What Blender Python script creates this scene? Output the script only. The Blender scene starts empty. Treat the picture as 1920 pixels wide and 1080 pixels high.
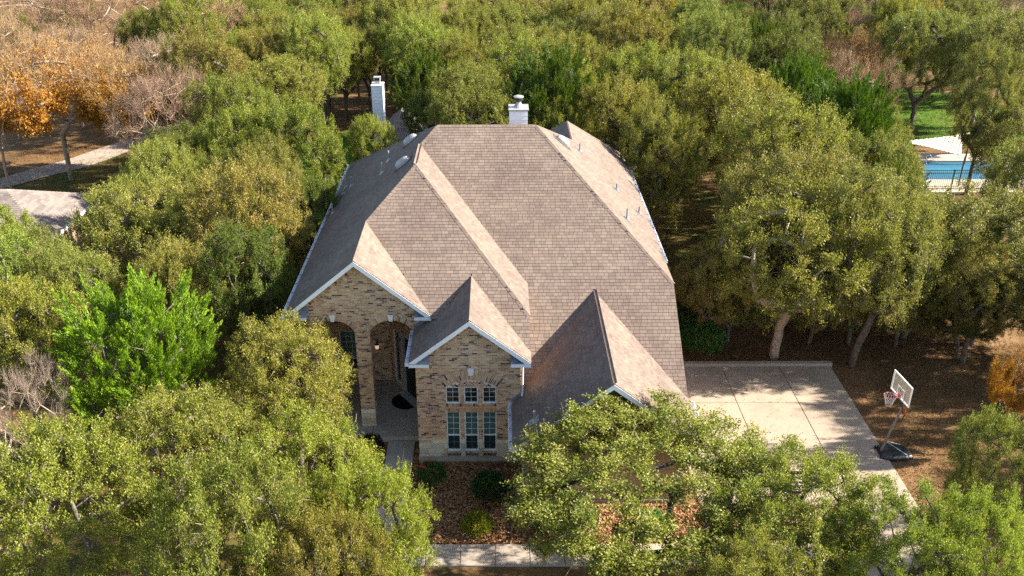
import bpy, math, random
import numpy as np
from mathutils import Vector, Matrix

R_ = math.radians
sc = bpy.context.scene
col = sc.collection

# ------------------------------------------------------------------ camera
cam_d = bpy.data.cameras.new("camera")
cam = bpy.data.objects.new("camera", cam_d)
col.objects.link(cam)
sc.camera = cam
cam_d.sensor_width = 36.0
cam_d.lens = 1692.3 / 1920 * 36.0
cam_d.shift_x = (960 - 934.8) / 1920
cam_d.clip_start = 0.5
cam_d.clip_end = 2000
_p, _y, _r = R_(26.804), R_(0.103), R_(-0.133)
_fw = Vector((math.sin(_y) * math.cos(_p), math.cos(_y) * math.cos(_p), -math.sin(_p)))
_rt = Vector((math.cos(_y), -math.sin(_y), 0))
_up = _rt.cross(_fw)
_r2 = _rt * math.cos(_r) + _up * math.sin(_r)
_u2 = -_rt * math.sin(_r) + _up * math.cos(_r)
cam.matrix_world = Matrix(((_r2.x, _u2.x, -_fw.x, 0.0), (_r2.y, _u2.y, -_fw.y, -28.0),
                           (_r2.z, _u2.z, -_fw.z, 21.51), (0, 0, 0, 1)))

# ------------------------------------------------------------------ world, sun, exposure
SUN = Vector((1.0, 0.02, 0.62)).normalized()
elev = math.asin(SUN.z)
azim = math.atan2(SUN.x, SUN.y)                 # clockwise from +Y
world = bpy.data.worlds.new("World")
sc.world = world
world.use_nodes = True
wn = world.node_tree.nodes
bg = wn["Background"]
sky = wn.new("ShaderNodeTexSky")
sky.sky_type = 'NISHITA'
sky.sun_disc = False
sky.sun_elevation = elev
sky.sun_rotation = azim
world.node_tree.links.new(sky.outputs[0], bg.inputs[0])
bg.inputs[1].default_value = 0.08
sun_d = bpy.data.lights.new("sun", 'SUN')
sun_d.energy = 5.0
sun_d.angle = R_(0.6)
sun_d.color = (1.0, 0.92, 0.80)
sun = bpy.data.objects.new("sun", sun_d)
sun.rotation_euler = SUN.to_track_quat('Z', 'Y').to_euler()
sun.location = (40, 0, 40)
col.objects.link(sun)
sc.view_settings.view_transform = 'Standard'
sc.view_settings.look = 'None'
sc.view_settings.exposure = 1.9
sc.view_settings.gamma = 1.0
sc.view_settings.use_curve_mapping = False
sc.cycles.use_denoising = False
sc.cycles.max_bounces = 8
sc.cycles.diffuse_bounces = 4
sc.cycles.transmission_bounces = 6
sc.cycles.transparent_max_bounces = 8

rng = random.Random(5)
nr = np.random.RandomState(7)

# ------------------------------------------------------------------ materials
MATS = {}


def new_mat(name, rough=0.8, spec=0.3):
    m = bpy.data.materials.new(name)
    m.use_nodes = True
    b = m.node_tree.nodes["Principled BSDF"]
    b.inputs["Roughness"].default_value = rough
    b.inputs["Specular IOR Level"].default_value = spec
    MATS[name] = m
    return m, m.node_tree, b


def ramp(nt, stops, interp='LINEAR'):
    n = nt.nodes.new("ShaderNodeValToRGB")
    cr = n.color_ramp
    cr.interpolation = interp
    while len(cr.elements) < len(stops):
        cr.elements.new(0.5)
    for e, (p, c) in zip(cr.elements, stops):
        e.position = p
        e.color = (*c, 1)
    return n


def noise(nt, scale, detail=4, rough=0.6, coord=None, dist=0.0):
    n = nt.nodes.new("ShaderNodeTexNoise")
    n.inputs["Scale"].default_value = scale
    n.inputs["Detail"].default_value = detail
    n.inputs["Roughness"].default_value = rough
    n.inputs["Distortion"].default_value = dist
    if coord is None:
        g = nt.nodes.new("ShaderNodeNewGeometry")
        coord = g.outputs["Position"]
    nt.links.new(coord, n.inputs["Vector"])
    return n


def mix(nt, mode, fac, a, b):
    n = nt.nodes.new("ShaderNodeMix")
    n.data_type = 'RGBA'
    n.blend_type = mode
    for sock, v in ((n.inputs[0], fac), (n.inputs[6], a), (n.inputs[7], b)):
        if hasattr(v, "is_output"):
            nt.links.new(v, sock)
        else:
            sock.default_value = (*v, 1) if isinstance(v, tuple) else v
    return n.outputs[2]


def bump(nt, b, h, strength=0.3, dist=0.02):
    n = nt.nodes.new("ShaderNodeBump")
    n.inputs["Strength"].default_value = strength
    n.inputs["Distance"].default_value = dist
    nt.links.new(h, n.inputs["Height"])
    nt.links.new(n.outputs[0], b.inputs["Normal"])


def plain(name, c, rough=0.7, spec=0.3, var=0.12, scale=6.0, metal=0.0, bmp=0.0):
    m, nt, b = new_mat(name, rough, spec)
    n = noise(nt, scale)
    lo = tuple(x * (1 - var) for x in c)
    hi = tuple(min(1, x * (1 + var)) for x in c)
    r = ramp(nt, [(0.3, lo), (0.7, hi)])
    nt.links.new(n.outputs[0], r.inputs[0])
    nt.links.new(r.outputs[0], b.inputs["Base Color"])
    b.inputs["Metallic"].default_value = metal
    if bmp:
        n2 = noise(nt, scale * 12, 6)
        bump(nt, b, n2.outputs[0], bmp)
    return m


def random_value(nt, per_object):
    if per_object:
        return nt.nodes.new("ShaderNodeObjectInfo").outputs["Random"]
    return nt.nodes.new("ShaderNodeNewGeometry").outputs["Random Per Island"]


def piece_mat(name, stops, per_object, rough=0.85, big=None, grain=60.0, gs=0.25, bmp=0.25):
    """colour of each loose piece picked at random, fine grain, weathering at large scale"""
    m, nt, b = new_mat(name, rough, 0.25)
    r = ramp(nt, stops, 'CONSTANT')
    nt.links.new(random_value(nt, per_object), r.inputs[0])
    n = noise(nt, grain, 3)
    g = ramp(nt, [(0.25, (1 - gs,) * 3), (0.75, (1 + gs,) * 3)])
    nt.links.new(n.outputs[0], g.inputs[0])
    c = mix(nt, 'MULTIPLY', 1.0, r.outputs[0], g.outputs[0])
    if big:
        n2 = noise(nt, big[0], 6, 0.7, None, 0.6)
        g2 = ramp(nt, [(0.3, big[1]), (0.7, big[2])])
        nt.links.new(n2.outputs[0], g2.inputs[0])
        c = mix(nt, 'MULTIPLY', 1.0, c, g2.outputs[0])
    nt.links.new(c, b.inputs["Base Color"])
    bump(nt, b, n.outputs[0], bmp, 0.004)
    return m


SH = [(0.0, (0.170, 0.131, 0.105)), (0.16, (0.184, 0.142, 0.113)), (0.34, (0.159, 0.122, 0.098)), (0.48, (0.195, 0.153, 0.121)),
      (0.62, (0.174, 0.131, 0.107)), (0.74, (0.149, 0.116, 0.095)), (0.84, (0.188, 0.145, 0.116)), (0.93, (0.205, 0.158, 0.126))]
for nm, po in (("shingle", False), ("shingle_single", True)):
    piece_mat(nm, SH, po, 0.92, (0.42, (.78, .74, .76), (1.12, 1.12, 1.10)), 90.0, 0.18, 0.3)
BR = [(0.0, (0.510, 0.331, 0.192)), (0.14, (0.440, 0.272, 0.150)), (0.28, (0.580, 0.400, 0.238)), (0.42, (0.400, 0.238, 0.133)),
      (0.54, (0.533, 0.348, 0.209)), (0.64, (0.336, 0.198, 0.116)), (0.72, (0.487, 0.295, 0.179)), (0.80, (0.603, 0.428, 0.278)),
      (0.875, (0.059, 0.046, 0.049)), (0.94, (0.173, 0.122, 0.099))]
for nm, po in (("brick", False), ("brick_single", True)):
    piece_mat(nm, BR, po, 0.88, (0.5, (.93, .92, .92), (1.06, 1.06, 1.06)), 70.0, 0.18, 0.3)
ST = [(0.0, (0.625, 0.525, 0.375)), (0.25, (0.550, 0.475, 0.362)), (0.5, (0.675, 0.587, 0.450)), (0.68, (0.500, 0.388, 0.237)), (0.84, (0.425, 0.375, 0.300))]
piece_mat("stone", ST, True, 0.9, None, 14.0, 0.2, 0.4)
piece_mat("stone_far", ST, True, 0.9, None, 9.0, 0.25, 0.4)
plain("mortar", (.72, .63, .50), 0.95, 0.1, 0.12, 5)
plain("roof_deck", (.105, .082, .070), 0.95, 0.1, 0.2, 4)
plain("far_shingle", (.30, .25, .21), 0.95, 0.1, 0.15, 3)
plain("white_paint", (.78, .79, .80), 0.5, 0.4, 0.04, 3)
plain("white_siding", (.76, .76, .79), 0.5, 0.4, 0.05, 3)
plain("gutter_paint", (.70, .71, .75), 0.4, 0.5, 0.06, 4)
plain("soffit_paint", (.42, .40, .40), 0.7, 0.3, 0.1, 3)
plain("flashing", (.16, .19, .24), 0.45, 0.5, 0.15, 6)
plain("dark_metal", (.018, .018, .020), 0.45, 0.5, 0.2, 8)
plain("galvanised", (.36, .355, .35), 0.5, 0.5, 0.15, 10, 0.35)
plain("keystone", (.74, .73, .72), 0.8, 0.2, 0.06, 8, 0, 0.1)
plain("door_paint", (.020, .017, .016), 0.35, 0.5, 0.2, 3)
plain("door_frame", (.40, .40, .43), 0.5, 0.4, 0.06, 3)
plain("rubber_mat", (.013, .012, .012), 0.95, 0.1, 0.4, 40, 0, 0.6)
plain("blind", (.12, .225, .205), 0.7, 0.2, 0.06, 3)
plain("room_dark", (.018, .020, .020), 0.9, 0.1, 0.2, 2)
plain("sail_cloth", (.72, .62, .50), 0.8, 0.2, 0.04, 1.5)
plain("hoop_red", (.62, .20, .20), 0.5, 0.4, 0.08, 6)
plain("hoop_orange", (.55, .10, .03), 0.5, 0.4, 0.08, 6)
plain("hoop_pole", (.17, .155, .16), 0.45, 0.5, 0.15, 6)
plain("hoop_base", (.013, .013, .016), 0.5, 0.5, 0.25, 5)
plain("net_cord", (.78, .74, .72), 0.8, 0.2, 0.05, 30)
plain("plastic_white", (.75, .76, .78), 0.4, 0.4, 0.04, 8)
plain("flower_red", (.55, .012, .02), 0.6, 0.3, 0.2, 30)
plain("purple_leaf", (.020, .010, .018), 0.6, 0.3, 0.4, 30)

# concrete
for nm, base in (("concrete", (.345, .275, .205)), ("concrete_walk", (.36, .295, .24)), ("concrete_porch", (.38, .335, .285)), ("pool_concrete", (.40, .345, .28))):
    m, nt, b = new_mat(nm, 0.9, 0.2)
    n1 = noise(nt, 0.55, 6, 0.65)
    r1 = ramp(nt, [(0.28, tuple(x * .72 for x in base)), (0.5, base), (0.75, tuple(x * 1.12 for x in base))])
    nt.links.new(n1.outputs[0], r1.inputs[0])
    n2 = noise(nt, 28, 5)
    r2 = ramp(nt, [(0.3, (.86, .86, .86)), (0.7, (1.07, 1.07, 1.07))])
    nt.links.new(n2.outputs[0], r2.inputs[0])
    n3 = noise(nt, 2.2, 4, 0.7, None, 1.5)
    r3 = ramp(nt, [(0.60, (1, 1, 1)), (0.74, (.70, .66, .60))])
    nt.links.new(n3.outputs[0], r3.inputs[0])
    c = mix(nt, 'MULTIPLY', 1.0, r1.outputs[0], r2.outputs[0])
    c = mix(nt, 'MULTIPLY', 0.7, c, r3.outputs[0])
    nt.links.new(c, b.inputs["Base Color"])
    bump(nt, b, n2.outputs[0], 0.15, 0.01)


def ground_mat(name, stops, s1=0.35, s2=9.0, amp=0.35, bstr=0.5):
    m, nt, b = new_mat(name, 0.97, 0.1)
    n1 = noise(nt, s1, 8, 0.7)
    r1 = ramp(nt, stops)
    nt.links.new(n1.outputs[0], r1.inputs[0])
    n2 = noise(nt, s2, 6, 0.75)
    r2 = ramp(nt, [(0.25, (1 - amp,) * 3), (0.78, (1 + amp,) * 3)])
    nt.links.new(n2.outputs[0], r2.inputs[0])
    c = mix(nt, 'MULTIPLY', 1.0, r1.outputs[0], r2.outputs[0])
    nt.links.new(c, b.inputs["Base Color"])
    bump(nt, b, n2.outputs[0], bstr, 0.05)
    return m


ground_mat("dirt", [(0.30, (.050, .052, .018)), (0.42, (.115, .068, .030)), (0.55, (.165, .095, .042)), (0.70, (.24, .15, .075))])
ground_mat("mulch", [(0.30, (.060, .034, .018)), (0.55, (.12, .062, .028)), (0.75, (.17, .10, .05))], 2.5, 30, 0.5)
ground_mat("lawn", [(0.30, (.055, .105, .014)), (0.50, (.085, .155, .016)), (0.62, (.12, .14, .025)), (0.78, (.20, .13, .045))], 0.30, 12)
ground_mat("lawn_dry", [(0.28, (.050, .075, .014)), (0.45, (.085, .080, .022)), (0.58, (.16, .10, .035)), (0.75, (.26, .165, .07))], 0.30, 12)
ground_mat("gravel", [(0.30, (.26, .205, .165)), (0.7, (.40, .32, .26))], 1.5, 25, 0.25)

# brick texture for walls hardly seen
m, nt, b = new_mat("brick_plain", 0.9, 0.2)
tc = nt.nodes.new("ShaderNodeTexCoord")
bt = nt.nodes.new("ShaderNodeTexBrick")
bt.inputs["Color1"].default_value = (.42, .27, .16, 1)
bt.inputs["Color2"].default_value = (.29, .17, .10, 1)
bt.inputs["Mortar"].default_value = (.48, .42, .35, 1)
bt.inputs["Scale"].default_value = 1.0
bt.inputs["Brick Width"].default_value = 0.207
bt.inputs["Row Height"].default_value = 0.0697
bt.inputs["Mortar Size"].default_value = 0.006
bt.inputs["Bias"].default_value = 0.0
sp = nt.nodes.new("ShaderNodeSeparateXYZ")
cb = nt.nodes.new("ShaderNodeCombineXYZ")
ad = nt.nodes.new("ShaderNodeMath")
g = nt.nodes.new("ShaderNodeNewGeometry")
nt.links.new(g.outputs["Position"], sp.inputs[0])
nt.links.new(sp.outputs[0], ad.inputs[0])
nt.links.new(sp.outputs[1], ad.inputs[1])
nt.links.new(ad.outputs[0], cb.inputs[0])
nt.links.new(sp.outputs[2], cb.inputs[1])
nt.links.new(cb.outputs[0], bt.inputs["Vector"])
nt.links.new(bt.outputs[0], b.inputs["Base Color"])

# window glass: dark, mirror-like
m, nt, b = new_mat("glass", 0.04, 0.9)
b.inputs["Base Color"].default_value = (.012, .02, .02, 1)
b.inputs["Coat Weight"].default_value = 0.6
b.inputs["Coat Roughness"].default_value = 0.03
m, nt, b = new_mat("screen_glass", 0.25, 0.6)      # bottom sash behind an insect screen
b.inputs["Base Color"].default_value = (.018, .028, .032, 1)
m, nt, b = new_mat("blind_glass", 0.12, 0.7)       # top sash with the blind close behind the pane
n = noise(nt, 1.3, 3)
r = ramp(nt, [(0.3, (.055, .125, .118)), (0.7, (.085, .165, .150))])
nt.links.new(n.outputs[0], r.inputs[0])
g = nt.nodes.new("ShaderNodeNewGeometry")
wv = nt.nodes.new("ShaderNodeTexWave")
wv.bands_direction = 'Z'
wv.inputs["Scale"].default_value = 6.5
nt.links.new(g.outputs["Position"], wv.inputs["Vector"])
r2 = ramp(nt, [(0.1, (.72, .72, .72)), (0.6, (1.05, 1.05, 1.05))])
nt.links.new(wv.outputs[0], r2.inputs[0])
nt.links.new(mix(nt, 'MULTIPLY', 1.0, r.outputs[0], r2.outputs[0]), b.inputs["Base Color"])
m, nt, b = new_mat("clear_board", 0.08, 0.6)
b.inputs["Base Color"].default_value = (.75, .72, .60, 1)
b.inputs["Alpha"].default_value = 0.22
m, nt, b = new_mat("lamp_glow", 0.4, 0.3)
b.inputs["Base Color"].default_value = (.9, .8, .75, 1)
b.inputs["Emission Color"].default_value = (1, .72, .55, 1)
b.inputs["Emission Strength"].default_value = 0.15
m, nt, b = new_mat("pool_water", 0.03, 0.5)
n = noise(nt, 0.25, 3)
r = ramp(nt, [(0.35, (.035, .12, .22)), (0.65, (.065, .21, .30))])
nt.links.new(n.outputs[0], r.inputs[0])
nt.links.new(r.outputs[0], b.inputs["Base Color"])
n2 = noise(nt, 3.0, 3)
bump(nt, b, n2.outputs[0], 0.15, 0.03)

# bark
for nm, lo, hi in (("bark_twig", (.25, .19, .13), (.50, .40, .30)), ("bark", (.055, .045, .036), (.21, .18, .15)), ("bark_pale", (.19, .155, .125), (.46, .385, .31)), ("bark_dark", (.028, .022, .018), (.09, .075, .06))):
    m, nt, b = new_mat(nm, 0.95, 0.1)
    n = noise(nt, 7, 6, 0.7)
    r = ramp(nt, [(0.3, lo), (0.7, hi)])
    nt.links.new(n.outputs[0], r.inputs[0])
    nt.links.new(r.outputs[0], b.inputs["Base Color"])
    n2 = noise(nt, 40, 4)
    bump(nt, b, n2.outputs[0], 0.6, 0.03)
    if nm == "bark_twig":
        oi = nt.nodes.new("ShaderNodeObjectInfo")
        nt.links.new(mix(nt, 'MULTIPLY', 1.0, r.outputs[0], oi.outputs["Color"]), b.inputs["Base Color"])


def leaf_mat(name, stops, trans=0.35, rough=0.5, spec=0.35):
    m = bpy.data.materials.new(name)
    m.use_nodes = True
    nt = m.node_tree
    b = nt.nodes["Principled BSDF"]
    b.inputs["Roughness"].default_value = rough
    b.inputs["Specular IOR Level"].default_value = spec
    r = ramp(nt, stops)
    g = nt.nodes.new("ShaderNodeNewGeometry")
    at = nt.nodes.new("ShaderNodeAttribute")
    at.attribute_name = "tone"
    ma = nt.nodes.new("ShaderNodeMath")
    ma.operation = 'MULTIPLY_ADD'
    nt.links.new(g.outputs["Random Per Island"], ma.inputs[0])
    ma.inputs[1].default_value = 0.62
    nt.links.new(at.outputs["Fac"], ma.inputs[2])
    nt.links.new(ma.outputs[0], r.inputs[0])
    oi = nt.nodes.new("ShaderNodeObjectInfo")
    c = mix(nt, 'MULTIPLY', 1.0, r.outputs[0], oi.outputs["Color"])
    nt.links.new(c, b.inputs["Base Color"])
    tr = nt.nodes.new("ShaderNodeBsdfTranslucent")
    c2 = mix(nt, 'MULTIPLY', 1.0, c, (1.25, 1.3, 0.6))
    nt.links.new(c2, tr.inputs["Color"])
    mx = nt.nodes.new("ShaderNodeMixShader")
    mx.inputs[0].default_value = trans
    nt.links.new(b.outputs[0], mx.inputs[1])
    nt.links.new(tr.outputs[0], mx.inputs[2])
    nt.links.new(mx.outputs[0], nt.nodes["Material Output"].inputs[0])
    MATS[name] = m


leaf_mat("oak_leaf", [(0.0, (.050, .066, .010)), (0.25, (.120, .140, .022)), (0.5, (.205, .210, .036)), (0.72, (.285, .265, .052)),
                      (0.875, (.340, .300, .095)), (0.98, (.27, .145, .045))])
leaf_mat("juniper_leaf", [(0.0, (.022, .055, .007)), (0.3, (.060, .150, .010)), (0.65, (.125, .265, .016)), (1.0, (.22, .35, .035))], 0.25, 0.55)
leaf_mat("orange_leaf", [(0.0, (.17, .075, .012)), (0.4, (.38, .175, .018)), (0.75, (.52, .25, .026)), (1.0, (.46, .29, .07))], 0.35, 0.6)
leaf_mat("shrub_leaf", [(0.0, (.012, .030, .008)), (0.5, (.030, .075, .018)), (1.0, (.065, .125, .03))], 0.2, 0.4)
leaf_mat("litter_leaf", [(0.0, (.115, .052, .020)), (0.35, (.26, .122, .050)), (0.7, (.40, .215, .10)), (1.0, (.52, .35, .21))], 0.12, 0.7, 0.2)
leaf_mat("grass_blade", [(0.0, (0.036, 0.076, 0.008)), (0.6, (0.080, 0.160, 0.016)), (1.0, (0.160, 0.160, 0.040))], 0.3, 0.6, 0.2)


# ------------------------------------------------------------------ objects and meshes
def tag(o, label=None, cat=None, group=None, kind=None):
    if label:
        o["label"] = label
    if cat:
        o["category"] = cat
    if group:
        o["group"] = group
    if kind:
        o["kind"] = kind
    return o


def world_loc(o):
    v = Vector((0, 0, 0))
    while o is not None:
        v = v + o.location
        o = o.parent
    return v


def empty(name, loc):
    o = bpy.data.objects.new(name, None)
    o.empty_display_size = 0.3
    o.location = loc
    col.objects.link(o)
    return o


def link(name, me, parent=None, loc=(0, 0, 0)):
    o = bpy.data.objects.new(name, me)
    o.location = loc
    if parent is not None:
        o.parent = parent
    col.objects.link(o)
    return o


class MB:
    """collects faces in world coordinates, builds one mesh object"""

    def __init__(self):
        self.v, self.f = [], []

    def face(self, pts):
        i = len(self.v)
        self.v += [tuple(p) for p in pts]
        self.f.append(tuple(range(i, i + len(pts))))

    def hexa(self, b, t):
        """b, t: 4 bottom and 4 top points, counter-clockwise from above"""
        i = len(self.v)
        self.v += [tuple(p) for p in b] + [tuple(p) for p in t]
        self.f += [(i + 3, i + 2, i + 1, i), (i + 4, i + 5, i + 6, i + 7)]
        for k in range(4):
            l = (k + 1) % 4
            self.f.append((i + k, i + l, i + 4 + l, i + 4 + k))

    def box(self, x0, x1, y0, y1, z0, z1):
        self.hexa([(x0, y0, z0), (x1, y0, z0), (x1, y1, z0), (x0, y1, z0)], [(x0, y0, z1), (x1, y0, z1), (x1, y1, z1), (x0, y1, z1)])
        return self

    def obox(self, c, ax, ay, az, sx, sy, sz):
        """box centred at c with half sizes along three axes"""
        c, ax, ay, az = Vector(c), Vector(ax).normalized() * sx, Vector(ay).normalized() * sy, Vector(az).normalized() * sz
        self.hexa([c - ax - ay - az, c + ax - ay - az, c + ax + ay - az, c - ax + ay - az], [c - ax - ay + az, c + ax - ay + az, c + ax + ay + az, c - ax + ay + az])
        return self

    def prism(self, poly, d):
        """closed solid: polygon swept by vector d (polygon seen counter-clockwise from the side it does not sweep to)"""
        d = Vector(d)
        a = [Vector(p) for p in poly]
        b = [p + d for p in a]
        i = len(self.v)
        n = len(a)
        self.v += [tuple(p) for p in a] + [tuple(p) for p in b]
        self.f.append(tuple(range(i, i + n)))
        self.f.append(tuple(range(i + 2 * n - 1, i + n - 1, -1)))
        for k in range(n):
            l = (k + 1) % n
            self.f.append((i + l, i + k, i + n + k, i + n + l))
        return self

    def tube(self, pts, rad, n=6, cap=True):
        pts = [Vector(p) for p in pts]
        if not hasattr(rad, "__len__"):
            rad = [rad] * len(pts)
        i0 = len(self.v)
        for k, p in enumerate(pts):
            d = (pts[min(k + 1, len(pts) - 1)] - pts[max(k - 1, 0)]).normalized()
            a = d.orthogonal().normalized() if k == 0 else (ax - d * ax.dot(d)).normalized()
            ax = a
            bb = d.cross(a)
            for j in range(n):
                t = 2 * math.pi * j / n
                self.v.append(tuple(p + (a * math.cos(t) + bb * math.sin(t)) * rad[k]))
        for k in range(len(pts) - 1):
            for j in range(n):
                l = (j + 1) % n
                self.f.append((i0 + k * n + j, i0 + k * n + l, i0 + (k + 1) * n + l, i0 + (k + 1) * n + j))
        if cap:
            self.f.append(tuple(i0 + j for j in range(n - 1, -1, -1)))
            self.f.append(tuple(i0 + (len(pts) - 1) * n + j for j in range(n)))
        return self

    def mesh(self, name, mat, off=(0, 0, 0), smooth=False):
        me = bpy.data.meshes.new(name)
        o = Vector(off)
        me.from_pydata([(a - o.x, b - o.y, c - o.z) for a, b, c in self.v], [], self.f)
        if mat:
            me.materials.append(MATS[mat])
        if smooth:
            me.polygons.foreach_set("use_smooth", [True] * len(me.polygons))
        me.update()
        return me

    def build(self, name, mat, parent=None, smooth=False, base=None):
        off = world_loc(parent) if parent is not None else Vector((0, 0, 0))
        if parent is None or base is not None:
            b = Vector(base) if base is not None else Vector((0, 0, 0))
            me = self.mesh(name, mat, off + b, smooth)
            return link(name, me, parent, b)
        return link(name, self.mesh(name, mat, off, smooth), parent)


def quads_mesh(name, V, mat, tone=None):
    """V: (N,4,3) array of loose quads"""
    n = len(V)
    me = bpy.data.meshes.new(name)
    me.vertices.add(n * 4)
    me.vertices.foreach_set("co", np.ascontiguousarray(V, dtype=np.float32).ravel())
    me.loops.add(n * 4)
    me.loops.foreach_set("vertex_index", np.arange(n * 4, dtype=np.int32))
    me.polygons.add(n)
    me.polygons.foreach_set("loop_start", np.arange(0, n * 4, 4, dtype=np.int32))
    me.polygons.foreach_set("loop_total", np.full(n, 4, dtype=np.int32))
    if tone is not None:
        a = me.attributes.new("tone", 'FLOAT', 'FACE')
        a.data.foreach_set("value", np.ascontiguousarray(tone, dtype=np.float32))
    me.materials.append(MATS[mat])
    me.update(calc_edges=True)
    return me


def leaf_quads(pos, dirs, nrm, L, Wd):
    """rhombic leaves: base at pos, along dirs, width across cross(dirs, nrm)"""
    d = dirs / np.linalg.norm(dirs, axis=1, keepdims=True)
    s = np.cross(d, nrm)
    s /= np.linalg.norm(s, axis=1, keepdims=True) + 1e-9
    L = np.asarray(L).reshape(-1, 1)
    Wd = np.asarray(Wd).reshape(-1, 1)
    V = np.empty((len(pos), 4, 3))
    V[:, 0] = pos
    V[:, 1] = pos + d * L * .45 + s * Wd * .5
    V[:, 2] = pos + d * L
    V[:, 3] = pos + d * L * .45 - s * Wd * .5
    return V


def unit(n):
    v = nr.normal(size=(n, 3))
    return v / np.linalg.norm(v, axis=1, keepdims=True)

# ------------------------------------------------------------------ the setting
GZ = -0.15


def sheet(name, pts, z, mat, kind="structure", parent=None, thick=None):
    mb = MB()
    if thick:
        mb.prism([(x, y, z - thick) for x, y in pts][::-1], (0, 0, thick))
    else:
        mb.face([(x, y, z) for x, y in pts])
    o = mb.build(name, mat, parent)
    if kind and parent is None:
        o["kind"] = kind
    return o


g = MB()
N = 40
xs = [-420 + 840 * i / N for i in range(N + 1)]
ys = [-80 + 560 * i / N for i in range(N + 1)]
for i in range(N):
    for j in range(N):
        g.face([(xs[i], ys[j], GZ), (xs[i + 1], ys[j], GZ), (xs[i + 1], ys[j + 1], GZ), (xs[i], ys[j + 1], GZ)])
tag(g.build("ground", "dirt"), kind="structure")


def blob(cx, cy, rx, ry, seed, n=40, amp=0.18):
    r = random.Random(seed)
    ph = [r.uniform(0, 6.28) for _ in range(4)]
    out = []
    for i in range(n):
        t = 2 * math.pi * i / n
        k = 1 + amp * sum(math.sin((j + 2) * t + ph[j]) / (j + 1) for j in range(4))
        out.append((cx + rx * k * math.cos(t), cy + ry * k * math.sin(t)))
    return out


lawns = [("lawn", blob(-13.5, 31, 7.5, 14, 1), "lawn"), ("lawn", blob(-28.5, 29, 9, 8, 2), "lawn_dry"), ("lawn", blob(36, 47, 9, 10, 3), "lawn"),
         ("lawn", blob(12.5, 22, 4.5, 9, 4), "lawn_dry"), ("lawn", blob(0, -9.2, 26, 2.6, 5), "lawn_dry"), ("lawn", blob(-13, 0, 8, 8, 6), "lawn_dry"),
         ("lawn", blob(40, 24, 9, 4.5, 7), "lawn"), ("lawn", blob(8.2, 11, 0.9, 3.0, 8), "lawn"), ("lawn", blob(-10.5, 13, 1.8, 9, 9), "lawn_dry")]
for k, (nm, pts, mt) in enumerate(lawns):
    sheet(nm, pts, GZ + 0.004 + 0.002 * k, mt)
sheet("path", [(-36.5, 29.2), (-34.6, 28.8), (-31.6, 32.6), (-29.6, 34.6), (-27.4, 39.2), (-25, 43), (-26.4, 43.8), (-29.6, 40.4), (-31.8, 36.2), (-34, 33.4)], GZ + 0.05, "gravel")
sheet("garden_bed", [(-3.05, -4.5), (13.2, -4.65), (13.2, -2.6), (0.9, -2.6), (0.9, 0.1), (-3.2, 2.0)], GZ + 0.035, "mulch")


def slab_grid(name, label_mat, xs_, rows, z, thick=0.10, gap=0.010, skew=None, bevel=0.012):
    """rows: list of (y0, y1); every slab between two joints is its own mesh under the paved surface"""
    root = MB()
    x0, x1 = xs_[0], xs_[-1]
    y0, y1 = rows[0][0], rows[-1][1]
    root.box(x0 + .02, x1 - .02, y0 + .02, y1 - .02, z - thick - .03, z - 0.035)
    o = root.build(name, "dirt")
    o["kind"] = "structure"
    for i in range(len(xs_) - 1):
        for (a, b_) in rows:
            mb = MB()
            X0, X1, Y0, Y1 = xs_[i] + gap, xs_[i + 1] - gap, a + gap, b_ - gap
            mb.hexa([(X0, Y0, z - thick), (X1, Y0, z - thick), (X1, Y1, z - thick), (X0, Y1, z - thick)],
                    [(X0, Y0, z - bevel), (X1, Y0, z - bevel), (X1, Y1, z - bevel), (X0, Y1, z - bevel)])
            mb.hexa([(X0, Y0, z - bevel), (X1, Y0, z - bevel), (X1, Y1, z - bevel), (X0, Y1, z - bevel)],
                    [(X0 + bevel, Y0 + bevel, z), (X1 - bevel, Y0 + bevel, z), (X1 - bevel, Y1 - bevel, z), (X0 + bevel, Y1 - bevel, z)])
            mb.build("slab", label_mat, o)
    return o


slab_grid("driveway", "concrete", [7.25, 10.15, 12.76, 15.08], [(-9.6, -5.6), (-5.6, -2.4), (-2.4, 0.72), (0.72, 3.92), (3.92, 6.78)], GZ + 0.06)
kb = MB()
kb.hexa([(7.25, 6.80, GZ - .1), (15.15, 6.80, GZ - .1), (15.15, 7.06, GZ - .1), (7.25, 7.06, GZ - .1)],
        [(7.25, 6.83, GZ + .19), (15.15, 6.83, GZ + .19), (15.15, 7.06, GZ + .19), (7.25, 7.06, GZ + .19)])
tag(kb.build("kerb", "concrete_walk"), kind="structure")
slab_grid("sidewalk", "concrete_walk", [-5.9 + 1.16 * i for i in range(17)], [(-5.56, -4.54)], GZ + 0.07)
wk = slab_grid("front_walk", "concrete_porch", [-4.34, -3.26], [(-4.5, -2.6), (-2.6, -0.7), (-0.7, 1.28)], GZ + 0.09)
slab_grid("porch_floor", "concrete_porch", [-7.5, -5.0, -2.99], [(1.30, 3.4), (3.4, 6.3)], 0.10, 0.25)

# ------------------------------------------------------------------ the brick house
ze, XL, XR, Yf, zr, Yb, YB, Xw = 5.374, -7.97, 7.068, 4.293, 9.757, 18.95, 1.647, -3.379
KF, KS, KG = .6132, .8278, .773
Yr = Yf + (zr - ze) / KF
RL, RRx = XL + (zr - ze) / KS, XR - (zr - ze) / KS
zw = ze + KS * (Xw - XL)
XW = 1.21
Xp = -5.229
zp = ze + KS * (Xp - XL)
Yp = YB + (zp - ze) / KF
Xpr = 2 * Xp - XL
bx, bz, bk = -0.985, 6.29, 0.785
bw = 2.19
gx, gzr, gk, gy = 3.87, 5.20, 0.773, -2.8
gl, gr = 0.52, 7.16


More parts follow.
